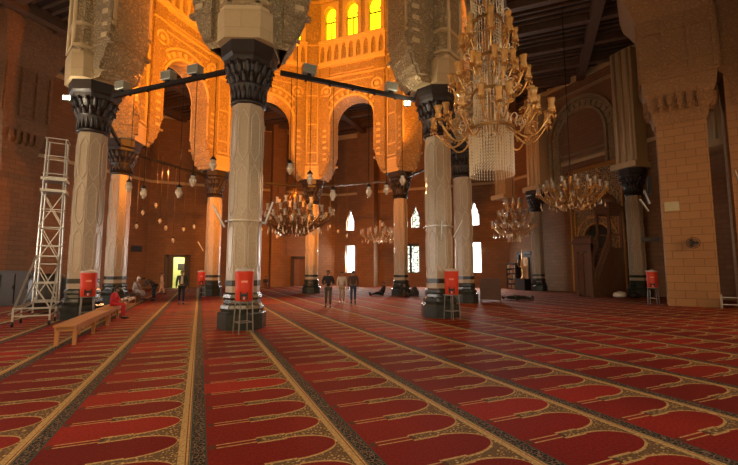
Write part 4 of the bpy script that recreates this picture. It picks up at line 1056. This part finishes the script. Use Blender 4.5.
    for s in 'LR':
        sm = MB(); a, b = j['an' + s], j['to' + s]; d = (b - a); d.z = min(d.z, 0) if abs(d.z) > .12 * k_ else 0
        dn = Vector((b.x - a.x, b.y - a.y, b.z - a.z)).normalized()
        up2 = (j['kn' + s] - a).normalized(); up2 = (up2 - dn * up2.dot(dn)).normalized()
        sm.tube([a - dn * .06 * k_ - up2 * .035 * k_, a - up2 * .03 * k_, (a + b) / 2 - up2 * .012 * k_, b - dn * 0, b + dn * .06 * k_], [.035 * k_, .045 * k_, .046 * k_, .042 * k_, .025 * k_], 10)
        sm.build('shoe', shoe or M['black'], t)
    return t
def standing(stride=.0, arm=.0, hands=None):
    P = {'hip': (0, 0, .93), 'chest': (0, .01, 1.27), 'neck': (0, .01, 1.45), 'head': (0, -.02, 1.56), 'crown': (0, -.01, 1.645), 'face': (0, -1, 0)}
    for s, a in (('L', 1), ('R', -1)):
        q = stride * a
        P['sh' + s] = (a * .185, .01, 1.38); P['el' + s] = (a * .245, .03 - arm * a * .4 * -1, 1.10); P['wr' + s] = (a * .25, -.05 + arm * a, .86)
        P['th' + s] = (a * .09, 0, .86); P['kn' + s] = (a * .095, -.03 - q * .5, .49); P['an' + s] = (a * .10, -q, .085 + (.03 if q < 0 else 0)); P['to' + s] = (a * .11, -q - .14, .035)
    return P
def cloth(n, c): return plain(n, c, .8, var=.12, sc=6)
navy = cloth('dark_navy_cloth', (.015, .017, .022)); dgreen = cloth('dark_green_jacket', (.03, .04, .03)); khaki = cloth('khaki_cloth', (.36, .24, .13)); cream = cloth('cream_cloth', (.55, .47, .38)); brown = cloth('brown_wool', (.07, .045, .03)); blk = cloth('black_cloth', (.014, .013, .014)); jean = cloth('dark_denim', (.03, .05, .09)); grey = cloth('grey_robe_cloth', (.42, .36, .33)); beige = cloth('beige_suit_cloth', (.42, .25, .14)); redc = cloth('red_cloth', (.5, .02, .03)); whc = cloth('white_cloth_scarf', (.7, .66, .6))
def face_to(p, q): return math.atan2(q[1] - p[1], q[0] - p[0]) + PI / 2
camp = (0, 0)
def P_(lab, x, y, rz, H, pose, *a, **k2): return person(lab, (x, y, 0), rz, H, pose, *a, **k2)
Pa = standing(.12, .03)
Pa_ = 0; Pa['wrL'] = (.16, -.16, 1.08); Pa['wrR'] = (-.14, -.16, 1.05); Pa['elL'] = (.27, .04, 1.1); Pa['elR'] = (-.27, .04, 1.1)
pw = P_('person in a dark open coat over a pale shirt walking forward near the left doorway', -.79, 21.7, face_to((-.79, 21.7), camp), 1.66, standing(.10, .03), dgreen, blk)
m = MB(); m.rings([[Vector((x * w_, y_, z)) for x, z in ((-1, 0.98), (1, 0.98), (.6, 1.36), (-.6, 1.36))] for y_, w_ in ((-.09, .07), (-.135, .06))], False); m.build('shirt_front', cream, pw)
P_('person in a dark jacket and brown trousers stepping toward the camera, leftmost of three', 5.33, 17.4, face_to((5.33, 17.4), camp), 1.66, Pa, navy, cloth('olive_brown_trousers', (.09, .07, .04)))
P_('person in a cream top and tan trousers, middle of the walking three', 6.63, 19.3, face_to((6.63, 19.3), camp), 1.58, standing(.08, -.03), cream, khaki, M['white'])
P_('person in dark clothes and jeans with back turned, rightmost of three', 7.15, 19.05, face_to((7.15, 19.05), camp) + PI, 1.64, standing(.06, .02), brown, jean)
P_('person in a beige suit walking by the wall, beside the left doorway', -2.4, 31.2, face_to((0, 0), (1, .2)), 1.5, standing(.2, .06), beige, beige)
P_('person in a pale top standing just right of the orange rear column', 1.95, 29.9, face_to((0, 0), (-1, -.3)), 1.62, standing(.03, .0), cloth('pale_grey_shirt', (.45, .42, .38)), brown)
# seated on the bench
def seated(h=.42, lean=0):
    P = {'hip': (0, .02, h + .12), 'chest': (0, .0 - lean * .5, h + .45), 'neck': (0, -.02 - lean, h + .62), 'head': (0, -.07 - lean * 1.3, h + .73), 'crown': (0, -.07 - lean * 1.35, h + .815), 'face': (0, -1, -.35)}
    for s, a in (('L', 1), ('R', -1)):
        P['sh' + s] = (a * .18, -lean, h + .56); P['el' + s] = (a * .22, -.12 - lean, h + .30); P['wr' + s] = (a * .14, -.32, h + .20)
        P['th' + s] = (a * .09, -.05, h + .1); P['kn' + s] = (a * .11, -.45, h + .07); P['an' + s] = (a * .11, -.47, .085); P['to' + s] = (a * .12, -.61, .035)
    return P
P_('person in a pale grey robe and white head cloth seated on the left bench', -3.3, 25.6, R(75), 1.68, seated(.42, .1), grey, grey, robe=True, scarf=whc)
P_('child in red sitting on the second wooden bench', -2.68, 16.0, R(80), 1.25, seated(.43 * 1.72 / 1.25, .05), redc, redc, scarf=blk)
# bending person
PB = {'hip': (0, .1, .92), 'chest': (0, -.18, 1.12), 'neck': (0, -.34, 1.19), 'head': (0, -.46, 1.19), 'crown': (0, -.54, 1.22), 'face': (0, -.6, -.8)}
for s, a in (('L', 1), ('R', -1)):
    PB['sh' + s] = (a * .18, -.27, 1.15); PB['el' + s] = (a * .2, -.36, .9); PB['wr' + s] = (a * .14, -.55, .78)
    PB['th' + s] = (a * .09, .1, .85); PB['kn' + s] = (a * .1, .06, .48); PB['an' + s] = (a * .1, .1, .085); PB['to' + s] = (a * .11, -.04, .035)
P_('person in dark clothes bending over toward the seated robed person', -2.35, 24.9, R(-65), 1.66, PB, brown, blk)
# floor sitters by the rear column
def floor_sit(ext=True):
    P = {'hip': (0, .05, .13), 'chest': (0, .16, .48), 'neck': (0, .16, .66), 'head': (0, .12, .77), 'crown': (0, .12, .855), 'face': (0, -1, -.2)}
    for s, a in (('L', 1), ('R', -1)):
        P['sh' + s] = (a * .18, .15, .60); P['el' + s] = (a * .24, .05, .36); P['wr' + s] = (a * .15, -.16, .28)
        P['th' + s] = (a * .09, -.03, .12)
        if ext or a > 0: P['kn' + s] = (a * .12, -.42, .2 if a > 0 else .12); P['an' + s] = (a * .12, -.82, .07); P['to' + s] = (a * .14, -.88, .19)
        else: P['kn' + s] = (a * .12, -.35, .45); P['an' + s] = (a * .12, -.52, .08); P['to' + s] = (a * .12, -.66, .035)
    return P
P_('person in black sitting on the carpet with legs out left of the rear column', 11.15, 24.3, face_to((0, 0), (-1, .1)), 1.65, floor_sit(), blk, blk)
P_('person in dark clothes hunched against the front of the rear column', 11.95, 22.6, face_to((0, 0), (-.3, -1)), 1.6, floor_sit(False), blk, brown, scarf=blk)
P_('small dark clad person sitting far back near the dark doorway, left of the rear pier', 5.7, 38.6, face_to((0, 0), (0, -1)), 1.6, seated(.3), blk, brown, scarf=blk)
# lying person
PL = {'hip': (0, 0, .14), 'chest': (0, .35, .15), 'neck': (0, .55, .15), 'head': (0, .66, .15), 'crown': (0, .745, .16), 'face': (0, 0, 1)}
for s, a in (('L', 1), ('R', -1)):
    PL['sh' + s] = (a * .18, .46, .13); PL['el' + s] = (a * .24, .2, .09); PL['wr' + s] = (a * .1, .1, .28)
    PL['th' + s] = (a * .09, -.06, .13); PL['kn' + s] = (a * .12, -.45, .18 if a > 0 else .11); PL['an' + s] = (a * .12, -.86, .07); PL['to' + s] = (a * .15, -.9, .20)
P_('person in black lying on the carpet right of the low wooden screen', 16.3, 17.6, R(60), 1.68, PL, blk, blk)

# stool for the far seated figure
m = MB(); m.box((0, 0, .27), (.4, .4, .05)); 
for sx in (-1, 1):
    for sy in (-1, 1): m.box((sx * .16, sy * .16, .123), (.05, .05, .246))
tag(m.build('stool', M['wood'], None, (5.7, 38.64, 0)), 'low stool under the small dark clad person far back', 'stool')

# ------------------------------------------------------------------ lights
def light(kind, name, loc, tgt, power, color, size=1, size_y=None, cone=None, blend=.5):
    l = bpy.data.lights.new(name, kind); l.energy = power; l.color = color
    if kind == 'AREA':
        l.size = size
        if size_y: l.shape = 'RECTANGLE'; l.size_y = size_y
    else: l.shadow_soft_size = size
    if cone: l.spot_size = R(cone); l.spot_blend = blend
    o = bpy.data.objects.new(name, l); COL.objects.link(o); o.location = loc
    if tgt is not None: o.rotation_euler = (Vector(tgt) - Vector(loc)).to_track_quat('-Z', 'Y').to_euler()
    return o
OR = (1, .265, .016)
for p, tg in (((-2.76, 15.83), (3, 28, 15)), ((-1.21, 14.40), (6, 28.5, 15)), ((-.38, 13.61), (8, 27, 15)), ((3.01, 12.17), (2, 27, 14)), ((5.99, 12.24), (0, 26, 14))):
    light('SPOT', 'floodlight_and_fill_spot', (p[0] + .15, p[1] + .45, 8.55), tg, 4500, OR, .15, cone=104, blend=.6)
for i, p in enumerate([on(7, .5), on(0, .5), on(2, .5), on(4, .5)]):  # added upward spots without fixtures, brightening the lantern walls
    c_ = Vector((IC[0], IC[1], 0)); d_ = (c_ - Vector((p[0], p[1], 0))).normalized() * .3
    light('SPOT', 'floodlight_and_fill_spot', (p[0] + d_.x, p[1] + d_.y, 8.5), (IC[0], IC[1], 22), 1500, OR, .15, cone=120, blend=.7)
# daylight through the far right windows; added fill lamps at the unseen windows elsewhere
WP = {1: (800, 150, (1, .92, .84)), 4: (650, 25, (1, .88, .78)), 5: (130, 210, (1, .66, .36)), 6: (85, 125, (1, .86, .58)), 7: (110, 210, (1, .48, .18))}
for i, cs in wins.items():
    F = FW[i]; lo, hi, cc_ = WP[i]
    for c in cs:
        kx = {2.5: 2.0, 9.1: .8, 15.7: .2}[c] if i == 6 else 1
        light('AREA', 'window_daylight_and_fill', F.p(c, -.3, 2.9), F.p(c, 6, .8), lo * kx, cc_, 1.0 if i == 1 else 1.5, 2.9)
        light('AREA', 'window_daylight_and_fill', F.p(c, -.25, 6.6), F.p(c, 6, 5.0), hi * kx, cc_, .8 if i == 1 else 1.4, 1.8)
for p, tg, pw in (((-.38, 13.57, 8.4), (.9, 27.8, 4.5), 5600), ((3.01, 12.5, 8.4), (7.3, 28, 4.5), 5600), ((-.9, 14.4, 8.4), (-3.2, 23, 5), 700), ((5.99, 12.6, 8.4), (12.2, 23.5, 5), 900)):  # extra spots added near the floodlights to tint the rear columns orange
    light('SPOT', 'floodlight_and_fill_spot', p, tg, pw, (1, .30, .025), .15, cone=34, blend=.9)
for p, tg in (((3.0, 28.0, 7.4), (3.0, 17.5, 0)), ((10.0, 26.0, 7.4), (6.5, 17, 0)), ((-2.0, 25.6, 7.4), (-.5, 17, 0))):  # added spots without fixtures, throwing an orange pool on the central carpet
    light('SPOT', 'floodlight_and_fill_spot', p, tg, 2200, (1, .46, .17), .2, cone=80, blend=1)
light('POINT', 'back_room_lamp', (-2.0, 43.8, 2.8), None, 120, (1, 1, .7), .2)
light('POINT', 'work_lamp_light', (-4.42, 15.85, 7.45), None, 40, (1, .85, .6), .05)
light('POINT', 'work_lamp_light', (6.45, 11.95, 7.52), None, 30, (1, .85, .6), .05)

W = bpy.data.worlds.new('world'); SC.world = W; W.use_nodes = True
W.node_tree.nodes['Background'].inputs[0].default_value = (.8, .9, 1, 1); W.node_tree.nodes['Background'].inputs[1].default_value = .5

# ------------------------------------------------------------------ camera
cd = bpy.data.cameras.new('camera'); co = bpy.data.objects.new('camera', cd); COL.objects.link(co)
cd.sensor_width = 36; cd.lens = 36 * 400 / 738; cd.clip_end = 200
co.location = (0, 0, 1.6)
pitch = math.atan(38.5 / 400); yaw = math.atan(169 * math.cos(pitch) / 400)
co.rotation_euler = (PI / 2 + pitch, 0, -yaw)
SC.camera = co
SC.view_settings.view_transform = 'Standard'; SC.view_settings.look = 'None'; SC.view_settings.gamma = 1; SC.view_settings.exposure = .18
